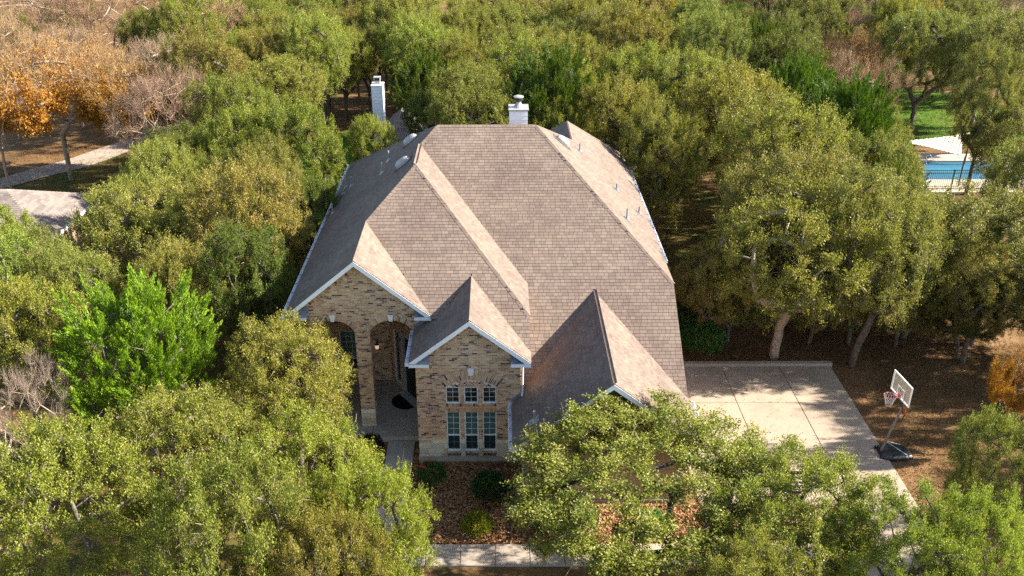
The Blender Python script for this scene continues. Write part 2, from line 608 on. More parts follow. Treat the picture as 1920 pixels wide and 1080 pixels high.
def zmain(y): return ze + KF * (y - Yf)
def ymain(z): return Yf + (z - ze) / KF
def zB(y): return ze + KF * (y - YB)
def yB(z): return YB + (z - ze) / KF


house = empty("brick_house", (-0.4, 9.0, GZ))
tag(house, "tan brick house with steep brown hipped and gabled shingle roof among the oaks", "house")

bzl = bz - bk * bw
wing_apex = 3.62
zl_ = 8.22
PL = {
    "left": [(XL, Yb, ze), (XL, YB, ze), (Xp, YB, zp), (Xp, Yp, zp), (Xw, yB(zw), zw), (Xw, ymain(zw), zw), (RL, Yr, zr)],
    "main": [(RL, Yr, zr), (Xw, ymain(zw), zw), (XW, Yf, ze), (0.93, Yf, ze), (0.93, ymain(gzr - gk * (gx - .93)), gzr - gk * (gx - .93)), (gx, ymain(gzr), gzr),
             (XR, ymain(gzr - gk * (XR - gx)), gzr - gk * (XR - gx)), (XR, Yf, ze), (RRx, Yr, zr)],
    "wing_side": [(Xw, ymain(zw), zw), (Xw, yB(zw), zw), (XW, YB, ze), (XW, Yf, ze)],
    "wing_front": [(Xw, yB(zw), zw), (Xp, Yp, zp), (Xpr, YB, ze), (bx - (bz - ze) / bk, YB, ze), (bx, yB(bz), bz), (XW, yB(bz - bk * (XW - bx)), bz - bk * (XW - bx)), (XW, YB, ze)],
    "porch_right": [(Xp, Yp, zp), (Xp, YB, zp), (Xpr, YB, ze)],
    "bay_left": [(bx, yB(bz), bz), (bx - .75, 2.04, bz - bk * .75), (bx - bw, 2.04, bzl), (bx - bw, -.4, bzl), (bx, -.4, bz)],
    "bay_right": [(bx, -.4, bz), (bx + bw, -.4, bzl), (bx + bw, yB(bzl), bzl), (bx, yB(bz), bz)],
    "garage_left": [(gx, ymain(gzr), gzr), (gl, ymain(gzr - gk * (gx - gl)), gzr - gk * (gx - gl)), (gl, gy, gzr - gk * (gx - gl)), (gx, gy, gzr)],
    "garage_right": [(gx, gy, gzr), (gr, gy, gzr - gk * (gr - gx)), (gr, ymain(gzr - gk * (gr - gx)), gzr - gk * (gr - gx)), (gx, ymain(gzr), gzr)],
    "right": [(XR, Yf, ze), (XR, Yb, ze), (RRx, Yr, zr)],
    "back": [(XR, Yb, ze), (XL, Yb, ze), (RL, Yr, zr), (RRx, Yr, zr)],
}
# rear wing on the right: its right slope carries on the main right slope
yh = Yr + (zr - zl_) * (Yb - Yr) / (zr - ze)
PL["rear_right"] = [(wing_apex, yh, zl_), (XR, Yb, ze), (XR, 20.4, ze), (wing_apex, 17.3, zl_)]
PL["rear_left"] = [(wing_apex, yh, zl_), (wing_apex, 17.3, zl_), (wing_apex - (zl_ - ze) / KS, 20.4, ze), (wing_apex - (zl_ - ze) / KS, Yb, ze)]
PL["rear_end"] = [(wing_apex, 17.3, zl_), (XR, 20.4, ze), (wing_apex - (zl_ - ze) / KS, 20.4, ze)]


def normal(poly):
    n = Vector((0, 0, 0))
    for i in range(len(poly)):
        a, b_ = Vector(poly[i]), Vector(poly[(i + 1) % len(poly)])
        n += a.cross(b_)
    n.normalize()
    return n if n.z > 0 else -n


deck = MB()
for nm, poly in PL.items():
    p = [Vector(q) - Vector((0, 0, .02)) for q in poly]
    nn = Vector((0, 0, 0))
    for i in range(len(p)):
        nn += p[i].cross(p[(i + 1) % len(p)])
    if nn.z > 0:
        p = p[::-1]
    deck.prism([q - Vector((0, 0, .10)) for q in p], (0, 0, .10))
roof = deck.build("roof", "roof_deck", house)

EXPO = 0.155
WIDTHS = [0.16, 0.20, 0.24, 0.28]
shingles = []                                      # (plane, u0,u1,u2,u3 (bottom l,r, top r,l), v, full)


def plane_frame(poly):
    n = normal(poly)
    u = Vector((0, 0, 1)).cross(n).normalized()    # along the courses
    s = n.cross(u).normalized()                    # up the slope
    return n, u, s, Vector(poly[0])


def crossings(p2, v):
    xs_ = []
    for i in range(len(p2)):
        (u0, v0), (u1, v1) = p2[i], p2[(i + 1) % len(p2)]
        if (v0 <= v) != (v1 <= v):
            xs_.append(u0 + (u1 - u0) * (v - v0) / (v1 - v0))
    xs_.sort()
    return [(xs_[k], xs_[k + 1]) for k in range(0, len(xs_) - 1, 2)]


cells = []
for nm, poly in PL.items():
    n, u, s, o = plane_frame(poly)
    p2 = [((Vector(q) - o).dot(u), (Vector(q) - o).dot(s)) for q in poly]
    v0 = min(q[1] for q in p2)
    v1 = max(q[1] for q in p2)
    k = 0
    v = v0
    while v < v1 - .02:
        lo = crossings(p2, v + .012)
        hi = crossings(p2, min(v + EXPO, v1 - .005))
        if len(lo) == len(hi) and lo:
            for (a, b_), (c, d) in zip(lo, hi):
                uu = min(a, c) - rng.uniform(0, .25)
                end = max(b_, d)
                while uu < end:
                    w = rng.choice(WIDTHS)
                    l0, r0 = max(uu, a), min(uu + w, b_)
                    l1, r1 = max(uu, c), min(uu + w, d)
                    full = l0 == uu and l1 == uu and r0 == uu + w and r1 == uu + w
                    if r0 - l0 > .012 or r1 - l1 > .012:
                        l0, r0 = min(l0, r0), max(l0, r0)
                        l1, r1 = min(l1, r1), max(l1, r1)
                        cells.append((nm, l0, r0, r1, l1, v, full, w))
                    uu += w
        elif hi or lo:
            for (a, b_) in (lo if len(lo) >= len(hi) else hi):
                uu = a
                while uu < b_:
                    w = rng.choice(WIDTHS)
                    q = min(uu + w, b_)
                    cells.append((nm, uu, q, q, uu, v, False, 0))
                    uu += w
        v += EXPO
        k += 1

FR = {nm: plane_frame(p) for nm, p in PL.items()}


def tile(mb, n, u, s, o, l0, r0, r1, l1, v, j):
    gap = 0.0045
    t0, t1 = 0.016 + j, 0.004
    P = lambda uu, vv, h: o + u * uu + s * vv + n * h
    e = EXPO + .012
    mb.hexa([P(l0 + gap, v - .004, -.004), P(r0 - gap, v - .004, -.004), P(max(r1 - gap, l1 + gap), v + e, -.004), P(l1 + gap, v + e, -.004)],
            [P(l0 + gap, v - .004, t0), P(r0 - gap, v - .004, t0), P(max(r1 - gap, l1 + gap), v + e, t1), P(l1 + gap, v + e, t1)])


camv = Vector((0, -28, 21.51))
cand = []
for i, c in enumerate(cells):
    if c[6] and c[0] in ("main", "wing_front", "bay_right", "garage_right", "porch_right", "bay_left", "garage_left"):
        n, u, s, o = FR[c[0]]
        q = o + u * ((c[1] + c[2]) / 2) + s * (c[5] + EXPO / 2)
        d = camv - q
        if c[0] == "wing_front" and q.x < -2.2 and q.y < 3.0:
            continue
        if c[0] in ("garage_left", "garage_right") and (q.z < 3.0 or q.y < -2.2):
            continue
        cand.append((-(c[7] * EXPO * abs(n.dot(d.normalized())) / d.length ** 2), i))
cand.sort()
single = set(i for _, i in cand[:300])
mbs = MB()
cache = {}
for i, c in enumerate(cells):
    n, u, s, o = FR[c[0]]
    if i in single:
        key = (c[0], c[7])
        if key not in cache:
            m_ = MB()
            tile(m_, n, u, s, Vector((0, 0, 0)), -c[7] / 2, c[7] / 2, c[7] / 2, -c[7] / 2, -EXPO / 2, 0.003)
            cache[key] = m_.mesh("shingle", "shingle_single")
        q = o + u * ((c[1] + c[2]) / 2) + s * (c[5] + EXPO / 2) + n * rng.uniform(0, .003)
        link("shingle", cache[key], roof, q - house.location)
    else:
        tile(mbs, n, u, s, o, *c[1:6], rng.uniform(0, .006))
tag(mbs.build("shingles", "shingle", roof), kind="stuff")


# ridge and hip caps
def cap_line(a, b_, n1, n2, name="ridge_cap"):
    a, b_ = Vector(a), Vector(b_)
    d = (b_ - a)
    L = d.length
    d.normalize()
    up = (n1 + n2).normalized()
    s1 = n1.cross(d).normalized()
    if s1.z > 0:
        s1 = -s1
    s2 = n2.cross(d).normalized()
    if s2.z > 0:
        s2 = -s2
    mb = MB()
    k = max(2, int(L / .17))
    for i in range(k):
        p = a + d * (L * i / k)
        q = a + d * (L * (i + 1.25) / k) if i < k - 1 else b_
        h0, h1 = .034, .024
        w = .115
        for sd, nn in ((s1, n1), (s2, n2)):
            pts = [p + up * h0, p + sd * w + nn * (h0 - .010), q + sd * w + nn * (h1 - .008), q + up * h1]
            base = [p + up * .004, p + sd * w + nn * .004, q + sd * w + nn * .004, q + up * .004]
            mb.hexa(base, pts)
    return mb.build(name, "shingle", roof)


NN = {k: FR[k][0] for k in FR}
for a, b_, p, q in [((RL, Yr, zr), (RRx, Yr, zr), "main", "back"), ((XR, Yf, ze), (RRx, Yr, zr), "main", "right"), ((XL, Yb, ze), (RL, Yr, zr), "left", "back"),
                    ((XR, Yb, ze), (RRx, Yr, zr), "right", "back"), ((Xw, ymain(zw), zw), (RL, Yr, zr), "left", "main"), ((Xw, yB(zw), zw), (Xw, ymain(zw), zw), "left", "wing_side"),
                    ((XW, YB, ze), (Xw, yB(zw), zw), "wing_front", "wing_side"), ((Xp, Yp, zp), (Xw, yB(zw), zw), "left", "wing_front"), ((Xp, YB, zp), (Xp, Yp, zp), "left", "porch_right"),
                    ((bx, -.4, bz), (bx, yB(bz), bz), "bay_left", "bay_right"), ((gx, gy, gzr), (gx, ymain(gzr), gzr), "garage_left", "garage_right"),
                    ((wing_apex, 17.3, zl_), (wing_apex, yh, zl_), "rear_left", "rear_right"), ((XR, 20.4, ze), (wing_apex, 17.3, zl_), "rear_end", "rear_right")]:
    cap_line(a, b_, NN[p], NN[q])

# roof vents and plumbing pipes
def vent(x, y, plane, label):
    n, u, s, o = FR[plane]
    P = Vector((x, y, 0))
    P.z = o.z - (n.x * (x - o.x) + n.y * (y - o.y)) / n.z
    mb = MB()
    rings = []
    for i in range(9):
        t = -1 + 2 * i / 8
        rr = math.sqrt(max(0.0, 1 - abs(t) ** 2.6))
        ring = []
        for j in range(9):
            a = math.pi * j / 8
            ring.append(P + s * (t * .42) + u * (math.cos(a) * .20 * max(rr, .02)) + n * (.03 + math.sin(a) * .26 * max(rr, .02)))
        rings.append(ring)
    for i in range(8):
        for j in range(8):
            mb.face([rings[i][j], rings[i][j + 1], rings[i + 1][j + 1], rings[i + 1][j]])
    v_ = mb.build("roof_vent", "galvanised", roof, smooth=True)
    fl = MB()
    fl.obox(P + n * .028, s, u, n, .50, .27, .006)
    fl.build("flange", "roof_deck", roof)
    return v_


vent(-4.04, 9.46, "left", "")
vent(-3.97, 12.54, "left", "")
vent(2.99, 12.1, "right", "")


def pipe(x, y, plane, h=.42, r=.035, mat="galvanised"):
    n, u, s, o = FR[plane]
    z = o.z - (n.x * (x - o.x) + n.y * (y - o.y)) / n.z
    mb = MB()
    mb.tube([(x, y, z - .05), (x, y, z + h)], [r, r], 8)
    mb.tube([Vector((x, y, z)) + n * .02, Vector((x, y, z + .12))], [r * 2.6, r * 1.1], 8)
    mb.obox(Vector((x, y, z)) + n * .027, s, u, n, r * 4.2, r * 3.6, .005)
    mb.build("vent_pipe", mat, roof)


for x, y in [(-5.04, 12.33), (-5.2, 11.0), (-7.07, 13.46), (-7.47, 14.18), (-7.49, 13.28), (-7.65, 11.12)]:
    pipe(x, y, "left", .5)
for x, y, h in [(3.94, 13.17, .4), (5.57, 11.52, .34), (5.6, 8.07, .5), (6.55, 10.68, .34)]:
    pipe(x, y, "right", h, .035, "flashing")
pipe(1.28, -2.05, "garage_left", .42, .05)

# chimney behind the ridge
ch = MB()
cx0, cx1, cy0, cy1, ctop = 0.60, 1.43, 12.5, 13.4, 10.12
ch.box(cx0 + .02, cx1 - .02, cy0 + .02, cy1 - .02, 7.6, ctop)
chim = ch.build("chimney", "white_siding", house)
for k in range(12):
    z0 = 7.75 + k * .195
    m_ = MB()
    m_.hexa([(cx0 - .012, cy0 - .012, z0), (cx1 + .012, cy0 - .012, z0), (cx1 + .012, cy1 + .012, z0), (cx0 - .012, cy1 + .012, z0)],
            [(cx0 + .008, cy0 + .008, z0 + .19), (cx1 - .008, cy0 + .008, z0 + .19), (cx1 - .008, cy1 - .008, z0 + .19), (cx0 + .008, cy1 - .008, z0 + .19)])
    m_.build("siding_board", "white_siding", chim)
m_ = MB()
m_.box(cx0 - .05, cx1 + .05, cy0 - .05, cy1 + .05, ctop + .0, ctop + .06)
m_.build("chimney_cap", "galvanised", chim)
xc, yc = (cx0 + cx1) / 2, (cy0 + cy1) / 2
m_ = MB()
m_.tube([(xc, yc, ctop + .06), (xc, yc, ctop + .2), (xc, yc, ctop + .24), (xc, yc, ctop + .34)], [.26, .15, .12, .12], 14)
m_.build("flue", "galvanised", chim)
m_ = MB()
m_.tube([(xc, yc, ctop + .32), (xc, yc, ctop + .40), (xc, yc, ctop + .42), (xc, yc, ctop + .52)], [.13, .21, .21, .21], 14)
m_.build("flue_band", "dark_metal", chim)
m_ = MB()
m_.tube([(xc, yc, ctop + .52), (xc, yc, ctop + .56), (xc, yc, ctop + .60)], [.23, .23, .12], 14)
m_.build("flue_lid", "galvanised", chim)

# ---- fascia, soffit, gutters
def rake(xa, za, xb, zb, y, h=.20, t=.035):
    """board under a sloping gable edge"""
    mb = MB()
    mb.prism([(xa, y, za - h), (xb, y, zb - h), (xb, y, zb), (xa, y, za)], (0, t, 0))
    return mb.build("rake_board", "white_paint", house)


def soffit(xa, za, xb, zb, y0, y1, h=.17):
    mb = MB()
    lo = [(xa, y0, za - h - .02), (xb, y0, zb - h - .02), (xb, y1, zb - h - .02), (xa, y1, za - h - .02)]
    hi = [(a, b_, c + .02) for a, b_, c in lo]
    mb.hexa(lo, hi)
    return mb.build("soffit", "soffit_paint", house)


def gable_trim(cx, cz, xl, xr, k, y, ywall):
    zl2, zr2 = cz - k * (cx - xl), cz - k * (xr - cx)
    rake(xl, zl2, cx, cz, y - .012)
    rake(cx, cz, xr, zr2, y - .012)
    soffit(xl + .02, zl2, cx, cz, y + .03, ywall)
    soffit(cx, cz, xr - .02, zr2, y + .03, ywall)


gable_trim(bx, bz - .02, bx - bw, bx + bw, bk, -.4, .0)
gable_trim(gx, gzr - .02, gl, gr, gk, gy, -2.4)
gable_trim(Xp, zp - .02, XL, Xpr, KS, YB, 2.05)


def eave_return(xa, xb, y, yw, z, out_left):
    """boxed return at the foot of a gable: white board, little sloping roof on top"""
    mb = MB()
    mb.box(xa, xb, y, y + .04, z - .16, z - .02)
    o = mb.build("eave_return", "white_paint", house)
    m2 = MB()
    m2.box(xa + .01, xb - .01, y + .04, yw, z - .14, z - .10)
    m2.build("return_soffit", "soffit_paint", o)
    m3 = MB()
    ha, hb = (.0, .26) if out_left else (.26, .0)
    m3.hexa([(xa, y - .015, z - .018), (xb, y - .015, z - .018), (xb, yw - .002, z - .018), (xa, yw - .002, z - .018)],
            [(xa, y - .015, z - .008), (xb, y - .015, z - .008), (xb, yw - .002, z - .005 + hb), (xa, yw - .002, z - .005 + ha)])
    m3.build("return_roof", "flashing", o)


eave_return(bx - bw, bx - bw + .72, -.41, .0, bzl - .04, True)
eave_return(bx + bw - .72, bx + bw, -.41, .0, bzl - .04, False)
eave_return(XL, XL + .82, YB - .01, 2.05, ze - .04, True)
eave_return(Xpr - .62, Xpr + .02, YB - .01, 2.05, ze - .04, False)


def gutter(x, y0, y1, z, side):
    """side -1: hangs on the left of x, +1 on the right"""
    mb = MB()
    w, h, t = .13, .12, .012
    xa, xb = (x - w, x) if side < 0 else (x, x + w)
    mb.box(xa, xb, y0, y1, z - h, z - h + t)
    mb.box(xa, xa + t, y0, y1, z - h + t, z + .0)
    mb.box(xb - t, xb, y0, y1, z - h + t, z + .0)
    mb.box(xa + t, xb - t, y0, y0 + t, z - h + t, z)
    mb.box(xa + t, xb - t, y1 - t, y1, z - h + t, z)
    o = mb.build("gutter", "gutter_paint", house)
    hb = MB()
    k = int((y1 - y0) / .8)
    for i in range(k):
        y = y0 + .4 + i * .8
        hb.box(xa + t, xb - t, y, y + .025, z - .012, z + .004)
    tag(hb.build("gutter_hanger", "dark_metal", o), kind="stuff")
    f = MB()
    xf = x + .002 if side < 0 else x - .032
    f.box(xf, xf + .03, y0, y1, z - .19, z + .02)
    f.build("fascia_board", "white_paint", house)


gutter(XL - .01, YB, Yb, ze - .03, -1)
gutter(XR + .01, 6.5, Yb, ze - .03, 1)
gutter(bx - bw - .01, -.4, 2.03, bzl - .03, -1)
gutter(gl - .01, gy, -.02, gzr - gk * (gx - gl) - .03, -1)
gutter(gr + .01, gy, .0, gzr - gk * (gr - gx) - .03, 1)
f = MB()
f.box(XR - .03, XR, Yf, 6.5, ze - .20, ze - .02)
f.prism([(XR - .03, .02, 2.55), (XR - .03, Yf, zmain(Yf) - .22), (XR - .03, Yf, zmain(Yf) - .03), (XR - .03, .02, 2.72)], (.03, 0, 0))
f.build("fascia_board", "white_paint", house)
# metal step flashing where the lower slopes meet brick
f = MB()
for (xa, za, xb, zb_, y) in [(gl, gzr - gk * (gx - gl), .90, gzr - gk * (gx - .90), -.012), (bx - bw, bzl, bx - 1.1, bz - bk * 1.1, 2.03)]:
    f.prism([(xa, y, za), (xb, y, zb_), (xb, y, zb_ + .16), (xa, y, za + .16)], (0, .012, 0))
f.build("step_flashing", "flashing", house)


def downspout(pts, r=.045):
    mb = MB()
    mb.tube(pts, r, 6)
    mb.build("downspout", "gutter_paint", house)


downspout([(.92, -.05, bzl - .15), (.92, -.05, 3.1), (.90, -.09, 2.95)], .04)
downspout([(gl - .075, -2.60, 2.47), (gl - .02, -2.45, 2.25), (.90, -2.25, 2.1), (.90, -2.25, .05), (.80, -2.35, -.06)])

# ---- brick walls
CH, BL, JT = 0.0697, 0.207, 0.014
bricks = []           # (frame, centre u, z centre, length) of whole and cut bricks


def wall_rows(z0, z1):
    k0 = int(math.ceil((z0 - .0001) / CH))
    k = k0
    while (k + 1) * CH <= z1 + .02:
        yield k, k * CH, (k + 1) * CH
        k += 1


def brick_wall(name, O, u, n, z0, z1, iv, depth=.25, mat="mortar", lay=True, extra=None):
    """O: origin, u: along the wall, n: outward; iv(z) gives the open stretches to fill"""
    O, u, n = Vector(O), Vector(u), Vector(n)
    mb = MB()
    for k, a, b_ in wall_rows(z0, z1):
        zm = (a + b_) / 2
        for (s0, s1) in iv(zm):
            if s1 - s0 < .03:
                continue
            P = lambda s, d, z: (O.x + u.x * s + n.x * d, O.y + u.y * s + n.y * d, z)
            mb.hexa([P(s0 + .004, -.003, a), P(s1 - .004, -.003, a), P(s1 - .004, -depth, a), P(s0 + .004, -depth, a)],
                    [P(s0 + .004, -.003, b_), P(s1 - .004, -.003, b_), P(s1 - .004, -depth, b_), P(s0 + .004, -depth, b_)])
            if not lay:
                continue
            s = math.floor(s0 / BL) * BL - (BL / 2 if k % 2 else 0)
            while s < s1:
                l, r = max(s, s0), min(s + BL, s1)
                if r - l > .03:
                    bricks.append((O, u, n, (l + r) / 2, zm, r - l - JT, name))
                s += BL
    w = mb.build("wall", mat, house)
    return w


def sub(ivs, a, b_):
    out = []
    for s0, s1 in ivs:
        if b_ <= s0 or a >= s1:
            out.append((s0, s1))
        else:
            if a > s0:
                out.append((s0, a))
            if b_ < s1:
                out.append((b_, s1))
    return out


BX0, BX1 = -2.985, 0.87
WINX = [(-1.905, -1.405), (-1.225, -0.725), (-0.545, -0.045)]
AC, AIN, AOUT = (-0.972, 1.97), 1.62, 2.06
AA = math.asin((3.27 - 1.97) / 1.62)


def bay_iv(z):
    iv = [(BX0, BX1)]
    if z > bzl:
        h = (bz - .16 - z) / bk
        iv = [(max(BX0, bx - h), min(BX1, bx + h))] if h > .05 else []
    if .30 < z < 2.19 or 2.57 < z < 3.28:
        for a, b_ in WINX:
            iv = sub(iv, a, b_)
    if 2.20 < z < 2.56 or .29 < z < .42:
        iv = sub(iv, WINX[0][0], WINX[2][1])
    if z >= 3.28:
        h = z - AC[1]
        if h < AOUT:
            wd_ = min(math.sqrt(AOUT ** 2 - h ** 2), h / math.tan(AA))
            iv = sub(iv, AC[0] - wd_, AC[0] + wd_)
    return iv


bay_wall = brick_wall("bay", (0, 0, 0), (1, 0, 0), (0, -1, 0), .97, bz - .1, bay_iv)

ARCH = [(-6.255, 0.80, 4.46, 4.94), (-4.045, 0.84, 4.46, 4.95)]
PWY = 2.07


def arch_geo(a):
    c, hw, zs, zt = a
    sg = zt - zs
    Rr = (hw * hw + sg * sg) / (2 * sg)
    return c, zt - Rr, Rr


def porch_iv(z):
    iv = [(-7.56, -2.45)]
    if z > ze - .1:
        hl = (zp - .18 - z) / KS
        iv = [(max(-7.56, Xp - hl), min(-2.45, Xp + hl))] if hl > .05 else []
    for a in ARCH:
        c, zc, Rr = arch_geo(a)
        if z < a[2]:
            iv = sub(iv, c - a[1], c + a[1])
        if z >= a[2] and z - zc < Rr + .21:
            w = min(math.sqrt((Rr + .21) ** 2 - (z - zc) ** 2), (z - zc) * a[1] / (a[2] - zc))
            iv = sub(iv, c - w, c + w)
    return iv


porch_wall = brick_wall("porch", (0, PWY, 0), (1, 0, 0), (0, -1, 0), .93, zp - .1, porch_iv, .5)
# cheek of the middle pillar facing the walk, porch back wall, angled entry wall, left inner wall
brick_wall("cheek", (-4.885, PWY, 0), (0, 1, 0), (1, 0, 0), .93, 4.46, lambda z: [(0.0, .5)], .02)
PBY = 5.4


def back_iv(z):
    iv = [(-7.5, -4.55)]
    if .62 < z < 2.62:
        iv = sub(iv, -6.72, -5.74)
    return iv


brick_wall("porch_back", (0, PBY, 0), (1, 0, 0), (0, -1, 0), .10, 4.95, back_iv, .2)
DA, DB = Vector((-4.58, 5.40, 0)), Vector((-2.99, 3.14, 0))
du = (DB - DA).normalized()
dn = Vector((du.y, -du.x, 0))
dlen = (DB - DA).length


def diag_iv(z):
    iv = [(0, dlen)]
    if .35 < z < 2.9:
        iv = sub(iv, .34, .80)
    if z < 3.1:
        iv = sub(iv, 1.02, 2.36)
    return iv


brick_wall("entry", DA, du, dn, .10, 4.95, diag_iv, .2)
brick_wall("porch_side", (-7.52, 2.57, 0), (0, 1, 0), (1, 0, 0), .10, 4.95, lambda z: [(0, PBY - 2.57)], .05)
brick_wall("bay_side", (-2.985, .0, 0), (0, -1, 0), (-1, 0, 0), .97, bzl - .05, lambda z: [(-3.0, 0.0)], .2)
GAR_Y = -2.40


def gar_iv(z):
    h = (gzr - .16 - z) / gk
    return [(max(.95, gx - h), min(6.72, gx + h))] if h > .05 else []


brick_wall("garage", (0, GAR_Y, 0), (1, 0, 0), (0, -1, 0), 2.5, gzr - .1, gar_iv)
brick_wall("bay_flank", (.87, 0, 0), (0, 1, 0), (1, 0, 0), 2.6, 4.6, lambda z: [(0.0, 1.6)], .2)

# walls the photograph does not show: plain, brick by material
m_ = MB()
m_.box(.96, 6.72, GAR_Y + .01, GAR_Y + .25, GZ - .1, 2.5)
m_.box(.96, 1.2, GAR_Y + .26, -.01, GZ - .1, 2.45)
m_.box(6.42, 6.70, GAR_Y + .26, .4, GZ - .1, 2.55)
m_.box(6.42, 6.68, .41, Yf, GZ - .1, 2.7)
m_.box(6.42, 6.70, Yf + .01, Yb - .4, GZ - .1, ze - .16)
m_.prism([(6.42, .42, 2.72), (6.42, Yf, 2.72), (6.42, Yf, ze - .2)], (.24, 0, 0))
m_.box(-7.56, 6.40, Yb - .65, Yb - .4, GZ - .1, ze - .16)
m_.box(-7.58, -7.33, 2.60, Yb - .66, GZ - .1, ze - .16)
m_.prism([(.955, YB + .1, zmain(YB) + .1), (.955, Yf - .3, ze - .15), (.955, YB + .1, ze - .15)], (.15, 0, 0))
m_.build("wall", "brick_plain", house)
m_ = MB()
m_.box(-7.5, -3.0, 2.6, 6.2, 5.0, 5.06)
m_.build("porch_ceiling", "white_paint", house)
m_ = MB()
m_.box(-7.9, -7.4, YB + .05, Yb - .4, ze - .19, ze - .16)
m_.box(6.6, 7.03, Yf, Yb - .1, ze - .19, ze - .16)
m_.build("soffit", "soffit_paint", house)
# foundation and stone base
m_ = MB()
m_.box(BX0 - .03, BX1 + .03, -.04, .24, GZ - .2, .155)
m_.box(BX0 - .03, BX0 + .2, .25, 3.0, GZ - .2, .155)
m_.box(.92, 6.74, GAR_Y - .03, GAR_Y + .24, GZ - .2, .02)
m_.build("foundation", "concrete_porch", house)


def stone_band(x0, x1, y, z0, z1, name, holes=(), d=.1, nrm=-1):
    mb = MB()
    iv = [(x0, x1)]
    for a, b_ in holes:
        iv = sub(iv, a, b_)
    for a, b_ in iv:
        mb.box(a + .01, b_ - .01, min(y + .012, y + d + .1), max(y + .012, y + d + .1), z0, z1)
    band = mb.build("stone_base", "mortar", house)
    r = random.Random(3)
    zz = z0
    rows = []
    while zz < z1 - .05:
        h = min(r.choice([.13, .19, .24]), z1 - zz)
        if z1 - zz - h < .08:
            h = z1 - zz
        rows.append((zz, zz + h))
        zz += h
    for (a, b_) in iv:
        for (p, q) in rows:
            s = a
            while s < b_ - .01:
                w = min(r.uniform(.22, .62), b_ - s)
                if b_ - s - w < .12:
                    w = b_ - s
                m2 = MB()
                g_ = .006
                j = r.uniform(0, .012)
                m2.hexa([(s + g_, y - j, p + g_), (s + w - g_, y - j, p + g_), (s + w - g_, y + d, p + g_), (s + g_, y + d, p + g_)],
                        [(s + g_, y - j, q - g_), (s + w - g_, y - j, q - g_), (s + w - g_, y + d, q - g_), (s + g_, y + d, q - g_)])
                m2.build("stone", "stone", band)
                s += w


stone_band(BX0, BX1, -.015, .155, .935, "bay", [(WINX[0][0], WINX[0][1]), (WINX[1][0], WINX[1][1]), (WINX[2][0], WINX[2][1])])
stone_band(-5.46, -4.88, PWY - .02, .10, .90, "pillar", (), .48)
stone_band(-7.58, -7.06, PWY - .02, .10, .90, "pillar", (), .48)


# loose bricks laid any way (arches, sills, rakes)
def set_brick(mb, c, along, out, length, h=.06, d=.10, proud=.0):
    """brick centred at c on the wall face, its long side along"""
    c, along, out = Vector(c), Vector(along), Vector(out)
    third = along.cross(out)
    mb.obox(c + out * (proud - d / 2), along, out, third, length / 2, d / 2, h / 2)


def course(name, items, out, parent=house, back=None):
    """a band of bricks as one part; its bricks are meshes of their own under it"""
    b0 = MB()
    if back:
        for bb in back:
            b0.box(*bb)
    else:
        c, al, L, h = items[0]
        set_brick(b0, Vector(c) - Vector(out) * .02, al, out, L, h, .08)
    o = b0.build(name, "mortar", parent)
    for c, al, L, h in items:
        q = MB()
        set_brick(q, (0, 0, 0), al, out, L, h, .09, rng.uniform(.004, .012))
        me = q.mesh("brick", "brick_single")
        link("brick", me, o, Vector(c) - world_loc(house))
    return o


BK = []                 # joined brickwork of arches and rakes beyond the single ones
joined = MB()
out = Vector((0, -1, 0))


def arch_ring(c, r0, r1, a0, a1, y, nb, pitch_rows=1, single=True, skip=None, name="arch"):
    items = []
    for row in range(pitch_rows):
        ra, rb = r0 + (r1 - r0) * row / pitch_rows, r0 + (r1 - r0) * (row + 1) / pitch_rows
        for i in range(nb):
            t = a0 + (a1 - a0) * (i + .5) / nb
            if skip and abs(t - math.pi / 2) < skip and row == pitch_rows - 1:
                continue
            d = Vector((math.cos(t), 0, math.sin(t)))
            rm = (ra + rb) / 2
            p = Vector((c[0], y, c[1])) + d * rm
            items.append((p, d, rb - ra - .008, rm * abs(a1 - a0) / nb - .018))
    if single:
        o = course(name, items, out)
    else:
        o = None
        for cc, al, L, h in items:
            set_brick(joined, cc, al, out, L, h, .09, rng.uniform(.004, .012))
    # mortar behind
    mb = MB()
    K = 28
    for i in range(K):
        t0, t1 = a0 + (a1 - a0) * i / K, a0 + (a1 - a0) * (i + 1) / K
        pts = [(c[0] + rr * math.cos(t), y + .004, c[1] + rr * math.sin(t)) for rr, t in ((r0, t0), (r0, t1), (r1, t1), (r1, t0))]
        if a1 < a0:
            pts = pts[::-1]
        mb.prism(pts[::-1], (0, .30 if name == "porch_arch" else .2, 0))
    mb.build("arch_backing", "mortar", house)
    return o


aa = math.asin((3.27 - AC[1]) / AIN)
arch_ring(AC, AIN, AOUT, math.pi - aa - .02, aa + .02, 0, 33, 2, True, .045, "window_arch")
# herringbone panel under the arch
mb = MB()
for i in range(30):
    xa = -1.945 + i * (1.946 / 30)
    xb_ = xa + 1.946 / 30
    h0 = AC[1] + math.sqrt(AIN ** 2 - ((xa + xb_) / 2 - AC[0]) ** 2)
    mb.box(xa, xb_, .03, .2, 3.285, max(3.29, h0))
mb.build("wall", "mortar", house)
items = []
for r_ in range(3):
    zc = 3.335 + r_ * .125
    for i in range(-7, 8):
        for sg in (1, -1):
            xx = AC[0] + i * .135 + (.0675 if sg > 0 else 0)
            half = .5 * .155
            if (math.hypot(xx - AC[0], zc + .06 - AC[1]) < AIN - .015) and abs(xx - AC[0]) < .93:
                items.append((Vector((xx, .010, zc)), Vector((sg * .80, 0, .60)), .150, .052))
for cc, al, L, h in items:
    set_brick(joined, cc, al, out, L, h, .05, rng.uniform(.002, .010))
